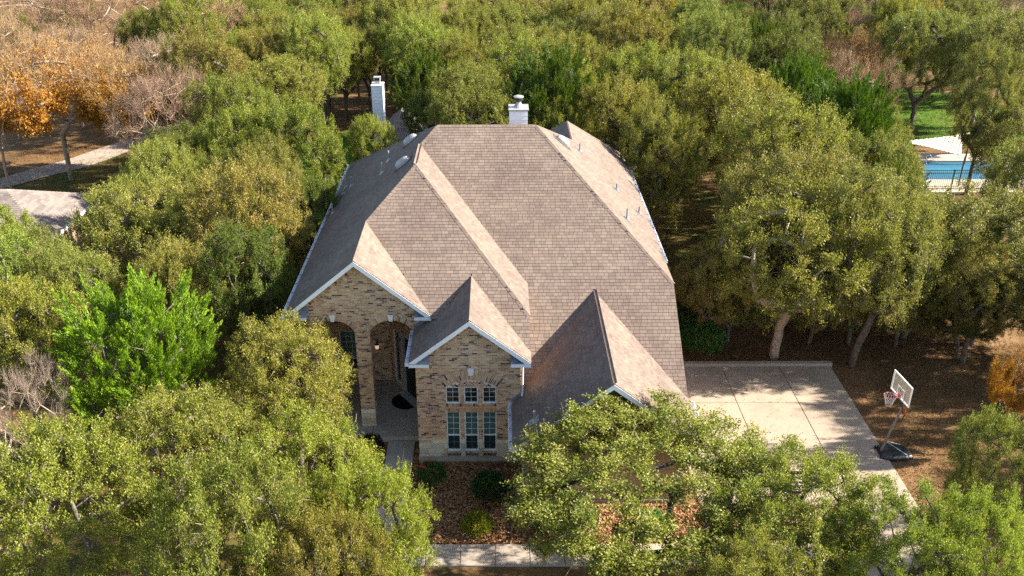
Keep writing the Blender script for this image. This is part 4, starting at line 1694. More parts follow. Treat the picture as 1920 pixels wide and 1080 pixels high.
TREES = [
    ('oak', -9.59, -5.53, 2.83, 4.2, 'yellow', 'broad yellow-green oak in the lower left, in front of the bright juniper'),
    ('oak', -12.14, -8.07, 3.01, 4.2, 'yellow', 'oak in the bottom left corner below the grey bare shrub'),
    ('oak', -5.83, -6.08, 2.55, 3.8, 'yellow', 'low spreading oak crown left of the front walk, below the porch'),
    ('oak', -7.37, -0.79, 2.71, 4.0, 'yellow', 'twisted oak hiding the left pillar of the brick porch'),
    ('oak', -7.29, -10.42, 2.53, 5, 'yellow', 'oak cut off by the bottom edge, between corner oak and walk'),
    ('oak', -3.57, -8.88, 1.92, 4.3, 'yellow', 'oak beside the left end of the front sidewalk'),
    ('oak', -4.04, -10.65, 1.91, 4.2, 'olive', 'crown at the bottom edge just left of the sidewalk'),
    ('juniper', -13.07, -0.21, 2.88, 4.1, 'bright', 'bright green feathery juniper left of the porch'),
    ('oak', -17.94, 1.19, 2.71, 4.6, 'pale', 'oak at the left edge beside the bright juniper'),
    ('bare', -16.01, -2.83, 1.95, 3.6, 'grey', 'small grey leafless tree at the left edge below the juniper'),
    ('oak', 4.3, -5.9, 5.0, 3.15, 'yellow', 'big oak with forked dark trunk over the front sidewalk'),
    ('oak', 8.45, -7.25, 2.97, 3.5, 'yellow', 'oak right of the forked sidewalk oak, covering the driveway front'),
    ('oak', 10.98, -9.53, 2.23, 3.6, 'yellow', 'oak in the lower right, in front of the hoop yard'),
    ('oak', 6.29, -11.46, 2.23, 3.6, 'olive', 'crown along the bottom edge under the forked sidewalk oak'),
    ('oak', 13.3, -9.55, 1.8, 3.6, 'yellow', 'oak in the bottom right corner'),
    ('oak', 12.7, 7.6, 4.5, 5.3, 'olive', 'large oak with pale forked trunk at the back of the driveway'),
    ('oak', 17.3, 10.2, 4.5, 4.6, 'grey', 'oak right of the driveway trunk, above the basketball hoop'),
    ('oak', 22.3, 8.8, 4.3, 4.6, 'grey', 'oak at the right edge above the orange tree'),
    ('oak', 13.65, 11.12, 3.67, 5.6, 'grey', 'tall oak directly behind the driveway oak'),
    ('oak', 16.05, 6.9, 3.19, 5.6, 'grey', 'oak between the driveway oak and the pool juniper'),
    ('oak', 21.13, 7.05, 2.51, 3.6, 'grey', 'oak in front of the pool fence at the right'),
    ('oak', 9.9, 8.6, 2.2, 3.3, 'grey', 'dark low bushy oak between the roof edge and the driveway'),
    ('juniper', 20.31, 15.88, 2.28, 3.8, 'mid', 'green juniper in front of the pool fence'),
    ('juniper', 20.15, 23.42, 3.41, 5, 'deepj', 'dark green juniper left of the pool'),
    ('juniper', 19.11, 29.64, 2.97, 5, 'deepj', 'second dark juniper further left of the pool, behind the roof'),
    ('juniper', 17.68, 58.21, 2.22, 5, 'mid', 'round dark green juniper near the top edge above the garage'),
    ('juniper', -5.3, 37.22, 2.88, 4.3, 'deepj', 'dark juniper between the far chimney and the roof chimney'),
    ('juniper', 20.08, 42.24, 2.43, 5, 'mid', 'green juniper in the woods above the driveway'),
    ('bare_orange', -29.68, 31.65, 5.45, 6.2, 'orange', 'huge half-bare tree with orange leaves in the upper left'),
    ('bare_orange', -24.89, 31.82, 3.94, 5.6, 'orange', 'orange-leaved tree right of the huge half-bare one'),
    ('bare', -40.33, 52.34, 7.0, 6.5, 'tan', 'leafless tan tree in the top left corner'),
    ('bare', -32.21, 51.04, 5.63, 6.5, 'brown', 'leafless brown tree at the top edge left of the oaks'),
    ('bare', -24.77, 51.9, 4.02, 6, 'tan', 'pinkish bare tree between green crowns at the upper left'),
    ('bare', -32.55, 29.09, 2.81, 4.6, 'grey', 'pale bare tree leaning over the left neighbour roof'),
    ('bare', -30.82, 61.53, 3.97, 6, 'brown', 'small bare tree at the top edge, upper left'),
    ('bare', 24.43, 32.85, 3.8, 5, 'tan', 'pinkish brown bare tree left of the right lawn'),
    ('bare', 25.86, 42.17, 3.17, 5, 'brown', 'brown bare tree behind the pinkish one'),
    ('bare_orange', 27.72, 42.15, 2.74, 5, 'orange', 'bare tree with rusty leaves at the upper right'),
    ('bare', 35.94, 60.57, 2.86, 5.5, 'grey', 'silver grey leafless tree near the top right'),
    ('bare', 27.51, 55.46, 3.17, 5.5, 'tan', 'thin tan leafless tree near the top edge at right'),
    ('bare_orange', 25.07, 70.53, 1.52, 5, 'orange', 'small orange tree at the top edge right of centre'),
    ('bare_orange', -17.44, 70.21, 1.31, 5, 'orange', 'small golden tree at the top edge left of centre'),
    ('bare_orange', 19.52, 0.39, 1.2, 3.2, 'orange', 'orange leaved small tree at the right edge by the hoop yard'),
    ('oak', 15.42, -6.32, 1.79, 4, 'grey', 'sparse grey-green oak at the right edge below the orange tree'),
    ('oak', 32.7, 26.2, 3.7, 4.4, 'grey', 'oak with black trunk hanging over the pool'),
    ('oak', 33.1, 42.23, 3.74, 6.2, 'grey', 'oak above the right lawn with a leaning trunk'),
    ('oak', 36.41, 36.93, 4.04, 6.2, 'grey', 'oak at the upper right edge above the pool oak'),
    ('oak', 9.01, 19.12, 2.54, 5.2, 'olive', 'yellow-green oak touching the right roof gutter'),
    ('oak', 7.41, 25.34, 3.32, 5.6, 'olive', 'oak just behind the rear roof gable'),
    ('oak', 4.61, 31.58, 2.93, 5.4, 'olive', 'oak right behind the roof chimney'),
    ('oak', -1.79, 30.33, 2.86, 5.4, 'olive', 'oak behind the left end of the roof ridge'),
    ('oak', -7.57, 25.22, 1.74, 4.0, 'olive', 'small oak between the left roof edge and the far chimney'),
    ('oak', -10.91, 19.61, 2.74, 5.4, 'fresh', 'oak beside the shaded lawn, left of the house'),
    ('oak', -14.26, 21.16, 2.86, 5.2, 'fresh', 'fresh green oak left of the house, second from the gutter'),
    ('oak', -11.53, 9.28, 3.12, 5.4, 'pale', 'oak alongside the left gutter of the house'),
    ('oak', -16.44, 10.7, 3.34, 4.8, 'pale', 'oak right of the left neighbour roof'),
    ('oak', -20.41, 7.46, 2.63, 3.8, 'pale', 'oak covering the front of the left neighbour roof'),
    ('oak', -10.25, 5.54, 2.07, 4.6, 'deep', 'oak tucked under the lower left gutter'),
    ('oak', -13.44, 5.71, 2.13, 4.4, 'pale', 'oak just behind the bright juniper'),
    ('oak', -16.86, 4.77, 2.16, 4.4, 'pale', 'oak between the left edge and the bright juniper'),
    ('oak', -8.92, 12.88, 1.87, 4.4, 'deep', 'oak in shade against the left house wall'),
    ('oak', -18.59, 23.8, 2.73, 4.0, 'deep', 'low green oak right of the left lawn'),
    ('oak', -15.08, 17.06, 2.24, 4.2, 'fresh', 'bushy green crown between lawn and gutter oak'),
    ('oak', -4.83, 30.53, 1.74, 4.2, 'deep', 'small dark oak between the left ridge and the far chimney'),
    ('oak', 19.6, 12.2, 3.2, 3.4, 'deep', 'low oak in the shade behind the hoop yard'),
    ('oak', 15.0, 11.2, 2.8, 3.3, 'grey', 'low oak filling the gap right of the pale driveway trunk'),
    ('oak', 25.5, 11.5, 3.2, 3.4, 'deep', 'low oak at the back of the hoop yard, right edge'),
    ('oak', -40.39, 49.71, 2.37, 5, 'olive', 'small green oak among the bare trees at the far left'),
    ('oak', -43.11, 65.48, 2.95, 5.5, 'olive', 'green oak among the leafless trees in the top left corner'),
    ('oak', -29.23, 47.23, 2.43, 5.5, 'fresh', 'green oak between the orange trees and the top edge'),
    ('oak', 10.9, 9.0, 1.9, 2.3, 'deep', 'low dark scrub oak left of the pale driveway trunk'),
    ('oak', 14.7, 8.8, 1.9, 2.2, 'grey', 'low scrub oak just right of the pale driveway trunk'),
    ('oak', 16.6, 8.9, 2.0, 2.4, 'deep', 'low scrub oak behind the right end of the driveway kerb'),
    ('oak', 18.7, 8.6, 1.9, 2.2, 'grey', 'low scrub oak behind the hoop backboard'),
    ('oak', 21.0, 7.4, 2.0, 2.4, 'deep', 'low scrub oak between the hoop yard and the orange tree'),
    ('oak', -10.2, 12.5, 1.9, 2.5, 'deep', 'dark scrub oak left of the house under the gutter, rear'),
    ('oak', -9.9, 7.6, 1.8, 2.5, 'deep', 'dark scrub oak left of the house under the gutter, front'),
    ('oak', 31.25, 28.44, 2.59, 6, 'grey', 'oak between the pool oak and the upper right edge'),
    ('oak', 19.4, 9.4, 3.5, 3.8, 'olive', 'oak crown closing the hoop yard behind the backboard'),
    ('oak', 24.6, 6.9, 3.2, 3.6, 'grey', 'oak closing the hoop yard at the right edge, above orange'),
    ('oak', 8.17, 56.48, 4.29, 5.55, 'fresh', 'fresh green oak in the woods above the right roof vent, first down from the top'),
    ('oak', 40.93, 54.81, 3.61, 5.78, 'grey', 'grey-green oak in the woods above the shade sail, first down from the top'),
    ('oak', 3.34, 41.17, 2.99, 5.1, 'olive', 'olive green oak in the woods above the right roof vent, fourth down from the top'),
    ('oak', -14.74, 50.59, 3.84, 5.3, 'olive', 'olive green oak in the woods above the porch gable, third down from the top'),
    ('bare', -39.55, 44.72, 3.45, 5.72, 'tan', "tan bare tree in the woods above the left neighbour's roof"),
    ('oak', 15.61, 43.66, 3.57, 5.81, 'olive', 'olive green oak in the woods above the driveway, first down from the top'),
    ('oak', 1.88, 52.82, 4.26, 5.21, 'fresh', 'fresh green oak in the woods above the roof chimney, first down from the top'),
    ('bare', 47.87, 56.24, 4.35, 5.64, 'tan', 'tan bare tree in the woods above the orange edge tree'),
    ('bare', -25.36, 40.92, 3.99, 5.19, 'tan', 'tan bare tree in the woods above the bright juniper, second down from the top'),
    ('oak', 11.81, 61.96, 4.18, 5.8, 'fresh', 'fresh green oak in the woods above the garage gable, first down from the top'),
    ('oak', -19.49, 45.5, 3.6, 4.82, 'pale', 'pale yellow-green oak in the woods above the twisted porch oak, second down from the top'),
    ('oak', -22.76, 61.5, 3.71, 5.47, 'fresh', 'fresh green oak in the woods above the twisted porch oak, first down from the top'),
    ('oak', 22.33, 62.29, 3.74, 5.25, 'grey', 'grey-green oak in the woods above the driveway, first down from the top'),
    ('bare_orange', -30.0, 41.09, 2.96, 5.05, 'orange', 'sparse rusty tree in the woods above the bright juniper'),
    ('oak', 26.72, 49.16, 3.75, 6.27, 'deep', 'dark green oak in the woods above the pale forked trunk, first down from the top'),
    ('juniper', 32.91, 66.33, 3.96, 6.26, 'deepj', 'dark green juniper in the woods above the basketball hoop'),
    ('oak', -10.21, 55.94, 3.34, 6.35, 'olive', 'olive green oak in the woods above the porch gable, first down from the top'),
    ('oak', 32.19, 58.69, 3.36, 5.05, 'grey', 'grey-green oak in the woods above the basketball hoop, first down from the top'),
    ('oak', 35.75, 52.23, 3.12, 6.25, 'olive', 'olive green oak in the woods above the shade sail'),
    ('oak', 23.09, 45.73, 3.06, 5.43, 'grey', 'grey-green oak in the woods above the pale forked trunk'),
    ('oak', -17.91, 62.65, 3.71, 5.28, 'pale', 'pale yellow-green oak in the woods above the twisted porch oak, first down from the top'),
    ('oak', -2.86, 50.63, 3.53, 5.33, 'olive', 'olive green oak in the woods above the left ridge end, first down from the top'),
    ('oak', 15.6, 36.11, 3.03, 6.37, 'grey', 'grey-green oak in the woods above the driveway, fifth down from the top'),
    ('bare', 17.78, 64.52, 3.69, 5.22, 'tan', 'tan bare tree in the woods above the driveway'),
    ('oak', -5.37, 58.85, 4.3, 5.38, 'pale', 'pale yellow-green oak in the woods above the left ridge end'),
    ('oak', -13.64, 41.36, 3.02, 6.21, 'pale', 'pale yellow-green oak in the woods above the porch gable'),
    ('oak', 1.05, 59.8, 4.09, 5.43, 'pale', 'pale yellow-green oak in the woods above the roof chimney'),
    ('juniper', 28.19, 62.85, 3.91, 5.19, 'deepj', 'dark green juniper in the woods above the pale forked trunk'),
    ('oak', 38.72, 43.62, 4.18, 5.75, 'grey', 'grey-green oak in the woods above the orange edge tree, third down from the top'),
    ('oak', 10.76, 42.36, 3.95, 6.38, 'olive', 'olive green oak in the woods above the garage gable'),
    ('oak', 46.95, 64.75, 4.08, 5.83, 'deep', 'dark green oak in the woods above the orange edge tree'),
    ('oak', -20.89, 55.77, 3.15, 5.36, 'fresh', 'fresh green oak in the woods above the twisted porch oak, second down from the top'),
    ('oak', 22.01, 50.77, 3.0, 4.92, 'grey', 'grey-green oak in the woods above the driveway, third down from the top'),
    ('oak', 7.98, 46.78, 3.27, 5.71, 'grey', 'grey-green oak in the woods above the right roof vent, first down from the top'),
    ('bare', 39.74, 63.69, 3.58, 5.56, 'grey', 'grey bare tree in the woods above the shade sail'),
    ('oak', -15.72, 35.74, 3.71, 4.84, 'pale', 'pale yellow-green oak in the woods above the twisted porch oak, third down from the top'),
    ('oak', -5.26, 43.06, 3.68, 5.39, 'fresh', 'fresh green oak in the woods above the far white chimney'),
    ('oak', 14.27, 55.72, 2.98, 6.3, 'olive', 'olive green oak in the woods above the right roof edge'),
    ('bare', -20.63, 27.53, 3.65, 5.59, 'tan', 'tan bare tree in the woods above the bright juniper, third down from the top'),
    ('oak', -13.71, 65.44, 3.0, 6.14, 'grey', 'grey-green oak in the woods above the porch gable'),
    ('oak', -8.32, 51.76, 3.43, 6.24, 'olive', 'olive green oak in the woods above the far white chimney'),
    ('oak', 9.52, 35.23, 3.58, 5.28, 'fresh', 'fresh green oak in the woods above the garage gable, second down from the top'),
    ('bare', 31.6, 52.56, 3.03, 5.03, 'tan', 'tan bare tree in the woods above the basketball hoop'),
    ('juniper', 2.89, 26.99, 3.25, 5.42, 'deepj', 'dark green juniper in the woods above the right roof vent'),
    ('oak', 1.56, 34.87, 3.74, 5.66, 'fresh', 'fresh green oak in the woods above the roof chimney, second down from the top'),
    ('oak', 21.39, 55.91, 3.04, 5.03, 'deep', 'dark green oak in the woods above the driveway'),
    ('oak', -27.47, 57.09, 4.21, 5.46, 'fresh', 'fresh green oak in the woods above the bright juniper, first down from the top'),
    ('oak', 12.52, 30.16, 3.99, 5.55, 'pale', 'pale yellow-green oak in the woods above the right roof edge, second down from the top'),
    ('oak', -7.24, 47.31, 3.0, 5.52, 'pale', 'pale yellow-green oak in the woods above the far white chimney'),
    ('oak', -1.91, 39.8, 2.91, 5.09, 'olive', 'olive green oak in the woods above the left ridge end, third down from the top'),
    ('oak', 1.29, 47.36, 3.54, 4.88, 'olive', 'olive green oak in the woods above the roof chimney'),
    ('oak', 20.09, 35.7, 3.49, 5.76, 'deep', 'dark green oak in the woods above the pale forked trunk, second down from the top'),
    ('oak', 17.57, 51.38, 3.56, 5.55, 'grey', 'grey-green oak in the woods above the driveway, second down from the top'),
    ('oak', -16.11, 26.94, 3.06, 5.41, 'fresh', 'fresh green oak in the woods above the twisted porch oak, fifth down from the top'),
    ('oak', 15.26, 16.88, 3.97, 6.07, 'olive', 'olive green oak in the woods above the pale forked trunk'),
    ('oak', -17.83, 41.42, 2.97, 5.34, 'olive', 'olive green oak in the woods above the twisted porch oak'),
    ('oak', 33.65, 48.71, 2.97, 6.1, 'olive', 'olive green oak in the woods above the basketball hoop, first down from the top'),
    ('oak', -25.17, 46.58, 3.69, 6.32, 'fresh', 'fresh green oak in the woods above the bright juniper, second down from the top'),
    ('oak', 7.34, 51.37, 2.94, 5.92, 'olive', 'olive green oak in the woods above the right roof vent, second down from the top'),
    ('oak', -19.91, 50.98, 3.17, 5.04, 'fresh', 'fresh green oak in the woods above the twisted porch oak, third down from the top'),
    ('oak', -12.62, 46.39, 3.21, 4.91, 'fresh', 'fresh green oak in the woods above the porch gable'),
    ('oak', 44.81, 51.76, 2.98, 4.87, 'grey', 'grey-green oak in the woods above the orange edge tree, second down from the top'),
    ('bare', -34.07, 44.49, 3.88, 5.27, 'tan', 'tan bare tree in the woods above the bright juniper, first down from the top'),
    ('oak', 13.79, 23.61, 4.1, 6.22, 'olive', 'olive green oak in the woods above the driveway, second down from the top'),
    ('oak', 39.9, 49.39, 3.11, 5.77, 'grey', 'grey-green oak in the woods above the orange edge tree, first down from the top'),
    ('oak', 5.39, 37.17, 2.93, 5.67, 'olive', 'olive green oak in the woods above the right roof vent, fifth down from the top'),
    ('oak', -1.31, 25.06, 3.32, 5.19, 'olive', 'olive green oak in the woods above the left ridge end, fourth down from the top'),
    ('oak', 4.68, 63.31, 2.94, 5.89, 'olive', 'olive green oak in the woods above the right roof vent, first down from the top'),
    ('oak', 19.14, 46.66, 3.08, 4.85, 'grey', 'grey-green oak in the woods above the driveway, fourth down from the top'),
    ('oak', 30.46, 46.1, 3.17, 4.82, 'olive', 'olive green oak in the woods above the basketball hoop, second down from the top'),
    ('oak', 29.46, 16.92, 3.56, 4.87, 'grey', 'grey-green oak in the woods above the orange edge tree, fourth down from the top'),
    ('bare', 24.85, 58.55, 2.98, 6.38, 'brown', 'brown bare tree in the woods above the pale forked trunk'),
    ('oak', -19.41, 32.42, 3.54, 6.19, 'olive', 'olive green oak in the woods above the bright juniper, first down from the top'),
    ('oak', 14.31, 40.07, 2.9, 4.91, 'pale', 'pale yellow-green oak in the woods above the right roof edge, first down from the top'),
    ('oak', -3.28, 46.16, 2.71, 4.63, 'olive', 'olive green oak in the woods above the left ridge end, second down from the top'),
    ('oak', -13.13, 12.78, 2.34, 4.72, 'pale', 'pale yellow-green oak in the woods above the bright juniper, second down from the top'),
    ('oak', -12.33, 16.36, 2.34, 4.79, 'pale', 'pale yellow-green oak in the woods above the twisted porch oak, fourth down from the top'),
    ('oak', 4.8, 48.95, 2.59, 4.71, 'grey', 'grey-green oak in the woods above the right roof vent, second down from the top'),
    ('oak', 6.92, 40.47, 3.04, 4.96, 'pale', 'pale yellow-green oak in the woods above the garage gable'),
    ('oak', -21.21, 42.36, 2.75, 4.94, 'fresh', 'fresh green oak in the woods above the twisted porch oak, fourth down from the top'),
    ('oak', -17.27, 15.38, 2.36, 4.97, 'pale', 'pale yellow-green oak in the woods above the bright juniper, first down from the top'),
    ('oak', 4.32, 24.09, 2.24, 4.59, 'fresh', 'fresh green oak in the woods above the right roof vent, second down from the top'),
    ('oak', 19.91, 18.72, 2.81, 4.46, 'grey', 'grey-green oak in the woods above the basketball hoop, third down from the top'),
    ('oak', 23.17, 25.96, 2.47, 4.6, 'grey', 'grey-green oak in the woods above the basketball hoop, second down from the top'),
    ('oak', -14.27, 62.31, 2.58, 4.38, 'olive', 'olive green oak in the woods above the porch gable, second down from the top'),
    ('oak', -17.6, 20.17, 2.71, 4.3, 'olive', 'olive green oak in the woods above the bright juniper, second down from the top'),
    ('oak', 4.39, 45.99, 2.34, 4.57, 'olive', 'olive green oak in the woods above the right roof vent, third down from the top'),
    ('oak', -24.02, 10.09, 3.18, 4.11, 'fresh', "fresh green oak in the woods above the left neighbour's roof, first down from the top"),
    ('oak', -15.97, 30.34, 2.2, 4.35, 'fresh', 'fresh green oak in the woods above the twisted porch oak, sixth down from the top'),
    ('oak', 9.37, 22.42, 2.58, 4.81, 'pale', 'pale yellow-green oak in the woods above the right roof edge, third down from the top'),
    ('oak', -11.04, 49.4, 2.54, 4.77, 'grey', 'grey-green oak in the woods above the far white chimney'),
    ('oak', -12.49, 53.26, 2.39, 5.0, 'olive', 'olive green oak in the woods above the porch gable, fourth down from the top'),
    ('oak', -20.96, 4.35, 2.86, 4.8, 'fresh', "fresh green oak in the woods above the left neighbour's roof, second down from the top"),
    ('oak', 22.15, 20.83, 2.27, 3.85, 'grey', 'grey-green oak in the woods above the shade sail, second down from the top'),
]


for k, (kind, x, y, R, zc, tint, label) in enumerate(TREES):
    var = None
    rz = None
    if "pale forked trunk at the back" in label:
        var = OAK_PALE
    if "forked dark trunk" in label:
        var = OAK_FORK
    plant_tree(kind, x, y, R, zc, tint, label, k, rz, var)
# trees past the right edge of the frame, whose shade falls across the yard and the driveway
for k, (x, y, R, zc) in enumerate([(29.5, 5.5, 2.6, 4.8), (28.5, -1.5, 2.4, 4.4), (22.6, -5.0, 2.6, 4.2), (25.2, 3.6, 2.8, 4.6)]):
    plant_tree("oak", x, y, R, zc, "grey", ["grey-green oak at the right edge, beyond the dim hoop yard", "oak just past the right edge beside the orange tree",
                                            "oak past the lower right corner of the frame", "oak right past the edge level with the basketball hoop"][k], 300 + k)


# ------------------------------------------------------------------ small planting and litter
def shrub(name, x, y, r, h, label, mat, tint, n, L, flat=1.0, cat="shrub", wd=.5):
    root = empty(name, (x, y, GZ))
    tag(root, label, cat)
    mb = MB()
    rr = random.Random(int(x * 10) + 5)
    for i in range(7):
        a = rr.uniform(0, 6.28)
        mb.tube([(x, y, GZ), (x + r * .3 * math.cos(a), y + r * .3 * math.sin(a), GZ + h * .4), (x + r * .6 * math.cos(a + .3), y + r * .6 * math.sin(a + .3), GZ + h * .75)], [.02, .014, .006], 5)
    mb.build("stem", "bark", root)
    v = unit(n)
    v[:, 2] = np.abs(v[:, 2]) * 1.2 - .15
    rad = nr.uniform(.70, 1.05, (n, 1)) * (1 + .10 * np.sin(v[:, :1] * 7 + 1) * np.cos(v[:, 1:2] * 6))
    pos = v * rad * np.array([r, r, h * .55]) + np.array([0, 0, h * .45])
    me = quads_mesh("foliage", leaf_quads(pos, v + unit(n) * .8 + np.array([0, 0, .4]), unit(n) * .7 + v, L * nr.uniform(.7, 1.3, n), L * wd * nr.uniform(.7, 1.3, n)), mat, nr.uniform(0, .38, n))
    o = link("foliage", me, root)
    o.color = (*tint, 1)
    return root


shrub("holly_bush", -.30, -2.15, .62, 1.05, "round dark green clipped shrub on the leaf-covered bed below the bay window", "shrub_leaf", (1, 1, 1), 5200, .085)
shrub("small_shrub", -.72, -3.85, .52, .62, "loose yellow-green shrub beside the sidewalk", "oak_leaf", (.95, 1.0, .5), 3000, .10, wd=.35)
rs = shrub("rose_bush", -2.45, -1.25, .50, .85, "bush with red flowers at the left corner of the bay", "shrub_leaf", (1.2, 1.5, 1.2), 2200, .085)
for i in range(9):
    a, q = rng.uniform(0, 6.28), rng.uniform(.1, .55)
    m_ = MB()
    c = Vector((-2.45 + q * math.cos(a), -1.25 + q * math.sin(a), GZ + rng.uniform(.55, .98)))
    for j in range(5):
        t = j * 1.257
        d = Vector((math.cos(t), math.sin(t), .6)).normalized()
        s = d.cross(Vector((0, 0, 1))).normalized()
        m_.face([c, c + d * .045 + s * .03, c + d * .085, c + d * .045 - s * .03])
    m_.build("flower", "flower_red", rs)
shrub("purple_shrub", -4.85, .35, .45, .95, "dark purple shrub by the walk at the foot of the porch pillar", "shrub_leaf", (.9, .22, .5), 2400, .07)
shrub("purple_shrub", -5.9, -.6, .45, .8, "dark purple shrub half hidden by the twisted oak", "shrub_leaf", (.9, .22, .5), 2200, .07)
shrub("garden_shrub", 1.7, -3.6, .55, .8, "green shrub under the forked oak, left part of the bed", "shrub_leaf", (2.0, 2.3, 1.4), 2400, .09)
shrub("garden_shrub", 5.3, -3.9, .5, .75, "green shrub right behind the forked oak trunk", "shrub_leaf", (2.2, 2.5, 1.6), 2400, .09)
shrub("understory_shrub", 9.4, 7.9, 1.0, 1.7, "dark shrub between the driveway kerb and the iron gate", "shrub_leaf", (1.4, 1.7, 1.3), 5000, .11)
shrub("understory_shrub", 8.9, 9.6, .9, 1.8, "dark shrub behind the iron gate", "shrub_leaf", (1.2, 1.5, 1.1), 4000, .11)
shrub("sapling", 18.6, -6.4, .45, 1.6, "thin pale sapling rising in the lower right yard", "oak_leaf", (.8, .9, .75), 700, .10)
shrub("understory_shrub", -24.6, 26.6, .8, 1.0, "dark brown bush at the foot of the left lawn trees", "shrub_leaf", (1.8, .55, .4), 2600, .10)
shrub("yellow_shrub", 38.0, 82.0, 2.0, 2.4, "small yellow-green bush by the far pale wall at the top", "oak_leaf", (1.2, 1.2, .4), 2600, .2)


def litter(name, poly, n, L, z, mat, curl=.5, tint=(1, 1, 1), wd=.6):
    xs_ = [p[0] for p in poly]
    ys_ = [p[1] for p in poly]
    P = np.column_stack([nr.uniform(min(xs_), max(xs_), n * 3), nr.uniform(min(ys_), max(ys_), n * 3)])
    ins = np.zeros(len(P), bool)
    j = len(poly) - 1
    for i in range(len(poly)):
        a, b_ = poly[i], poly[j]
        c = ((a[1] > P[:, 1]) != (b_[1] > P[:, 1])) & (P[:, 0] < (b_[0] - a[0]) * (P[:, 1] - a[1]) / (b_[1] - a[1] + 1e-12) + a[0])
        ins ^= c
        j = i
    P = P[ins][:n]
    n = len(P)
    pos = np.column_stack([P, np.full(n, z) + nr.uniform(.005, .05, n)])
    d = unit(n)
    d[:, 2] *= .35
    nm = unit(n) * curl + np.array([0, 0, 1])
    o = link(name, quads_mesh(name, leaf_quads(pos, d, nm, L * nr.uniform(.6, 1.4, n), L * wd * nr.uniform(.7, 1.3, n)), mat, nr.uniform(0, .38, n)))
    o.color = (*tint, 1)
    o["kind"] = "stuff"
    return o


litter("fallen_leaves", [(-3.2, -4.5), (12.9, -4.6), (12.9, -2.6), (.9, -2.5), (.9, -.06), (-2.95, -.06), (-3.22, 1.2)], 26000, .105, GZ + .035, "litter_leaf", .8)
litter("yard_leaves", [(15.2, 7), (15.2, -9), (26, -9), (26, 8), (20, 12), (7.4, 8), (7.4, 7.1), (15.2, 7.1)], 36000, .065, GZ + .02, "litter_leaf", .6, (.62, .56, .52))
litter("driveway_leaves", [(7.3, 6.7), (15.0, 6.7), (15.0, -5), (7.3, -5)], 420, .06, GZ + .062, "litter_leaf", .4, (.7, .6, .5))
litter("side_leaves", [(7.5, 7.2), (14, 7.2), (18, 14), (16, 30), (8, 26), (7.6, 12)], 16000, .09, GZ + .02, "litter_leaf", .6, (.62, .56, .52))
litter("left_leaves", [(-26, -6), (-8, -6), (-7.8, 20), (-20, 40), (-36, 40), (-36, 18)], 26000, .11, GZ + .03, "litter_leaf", .6, (.7, .6, .5))
for nm, pts, n_, L_ in [("lawn_grass", lawns[2][1], 26000, .16), ("lawn_grass", lawns[0][1], 20000, .14), ("lawn_grass", lawns[1][1], 16000, .14), ("lawn_grass", lawns[3][1], 9000, .12),
                        ("lawn_grass", lawns[4][1], 16000, .10), ("yard_grass", [(15.4, -6), (24, -8), (25, 6), (19, 9), (16, 5)], 9000, .07)]:
    litter(nm, pts, n_, L_, GZ + .02, "grass_blade", 1.6, (1, 1, 1), .22)

# ------------------------------------------------------------------ things around the house
# door mat on the porch
m_ = MB()
mc = (-3.55, 4.05)
pts = []
ang = math.atan2(du.y, du.x)
for i in range(19):
    t = math.pi * i / 18
    q = Vector((math.cos(t) * .62, -math.sin(t) * .62, 0))
    pts.append((-3.62 + q.x * math.cos(ang) - q.y * math.sin(ang) + dn.x * .26, 3.98 + q.x * math.sin(ang) + q.y * math.cos(ang) + dn.y * .26, .105))
m_.prism(pts[::-1] if normal([Vector(p) for p in pts]).z < 0 else pts, (0, 0, .02))
tag(m_.build("door_mat", "rubber_mat"), "black half-round door mat on the porch in front of the door", "door mat")

# iron side gate right of the house
gt = empty("iron_gate", (7.85, 6.0, GZ))
tag(gt, "black iron yard gate standing right of the house wall behind the driveway", "gate")
for x in (7.3, 8.05):
    m_ = MB()
    m_.box(x - .03, x + .03, 7.57, 7.63, GZ, GZ + 1.45)
    m_.build("post", "dark_metal", gt)
for z in (.25, .75, 1.3):
    m_ = MB()
    m_.box(7.33, 8.02, 7.585, 7.615, GZ + z, GZ + z + .035)
    m_.build("rail", "dark_metal", gt)
for i in range(6):
    m_ = MB()
    x = 7.42 + i * .105
    m_.box(x - .008, x + .008, 7.592, 7.608, GZ + .2, GZ + 1.38)
    m_.build("bar", "dark_metal", gt)

# basketball hoop
hx, hy = 15.06, .42
hoop = empty("basketball_hoop", (hx + .3, hy, GZ))
tag(hoop, "portable basketball hoop with clear backboard and black base beside the driveway", "basketball hoop")
m_ = MB()
bb = [(-.28, -.36), (-.22, .36), (.10, .50), (.62, .48), (.94, .36), (.98, -.34), (.70, -.46), (0, -.48)]
lo = [(hx + a, hy + b_, GZ + .0) for a, b_ in bb]
mid = [(hx + a * 1.0, hy + b_ * 1.0, GZ + .12) for a, b_ in bb]
hi = [(hx + .34 + (a - .34) * .86, hy + b_ * .84, GZ + .19) for a, b_ in bb]
i0 = len(m_.v)
for ring in (lo, mid, hi):
    m_.v += ring
nb = len(bb)
for r_ in range(2):
    for k in range(nb):
        l = (k + 1) % nb
        m_.f.append((r_ * nb + l, r_ * nb + k, (r_ + 1) * nb + k, (r_ + 1) * nb + l))
m_.f.append(tuple(range(2 * nb, 3 * nb))[::-1])
base_o = m_.build("base", "hoop_base", hoop)
m_ = MB()
m_.obox((hx + .45, hy, GZ + .2), (1, 0, 0), (0, 1, 0), (0, 0, 1), .3, .05, .015)
m_.tube([(hx + .80, hy + .18, GZ + .18), (hx + .80, hy + .18, GZ + .22)], .05, 8)
m_.build("base_rib", "hoop_base", base_o)
for sx in (-.22,):
    for sy in (-.30, .30):
        m_ = MB()
        m_.tube([(hx + sx, hy + sy - .05, GZ + .08), (hx + sx, hy + sy + .05, GZ + .08)], .08, 10)
        m_.build("wheel", "dark_metal", base_o)
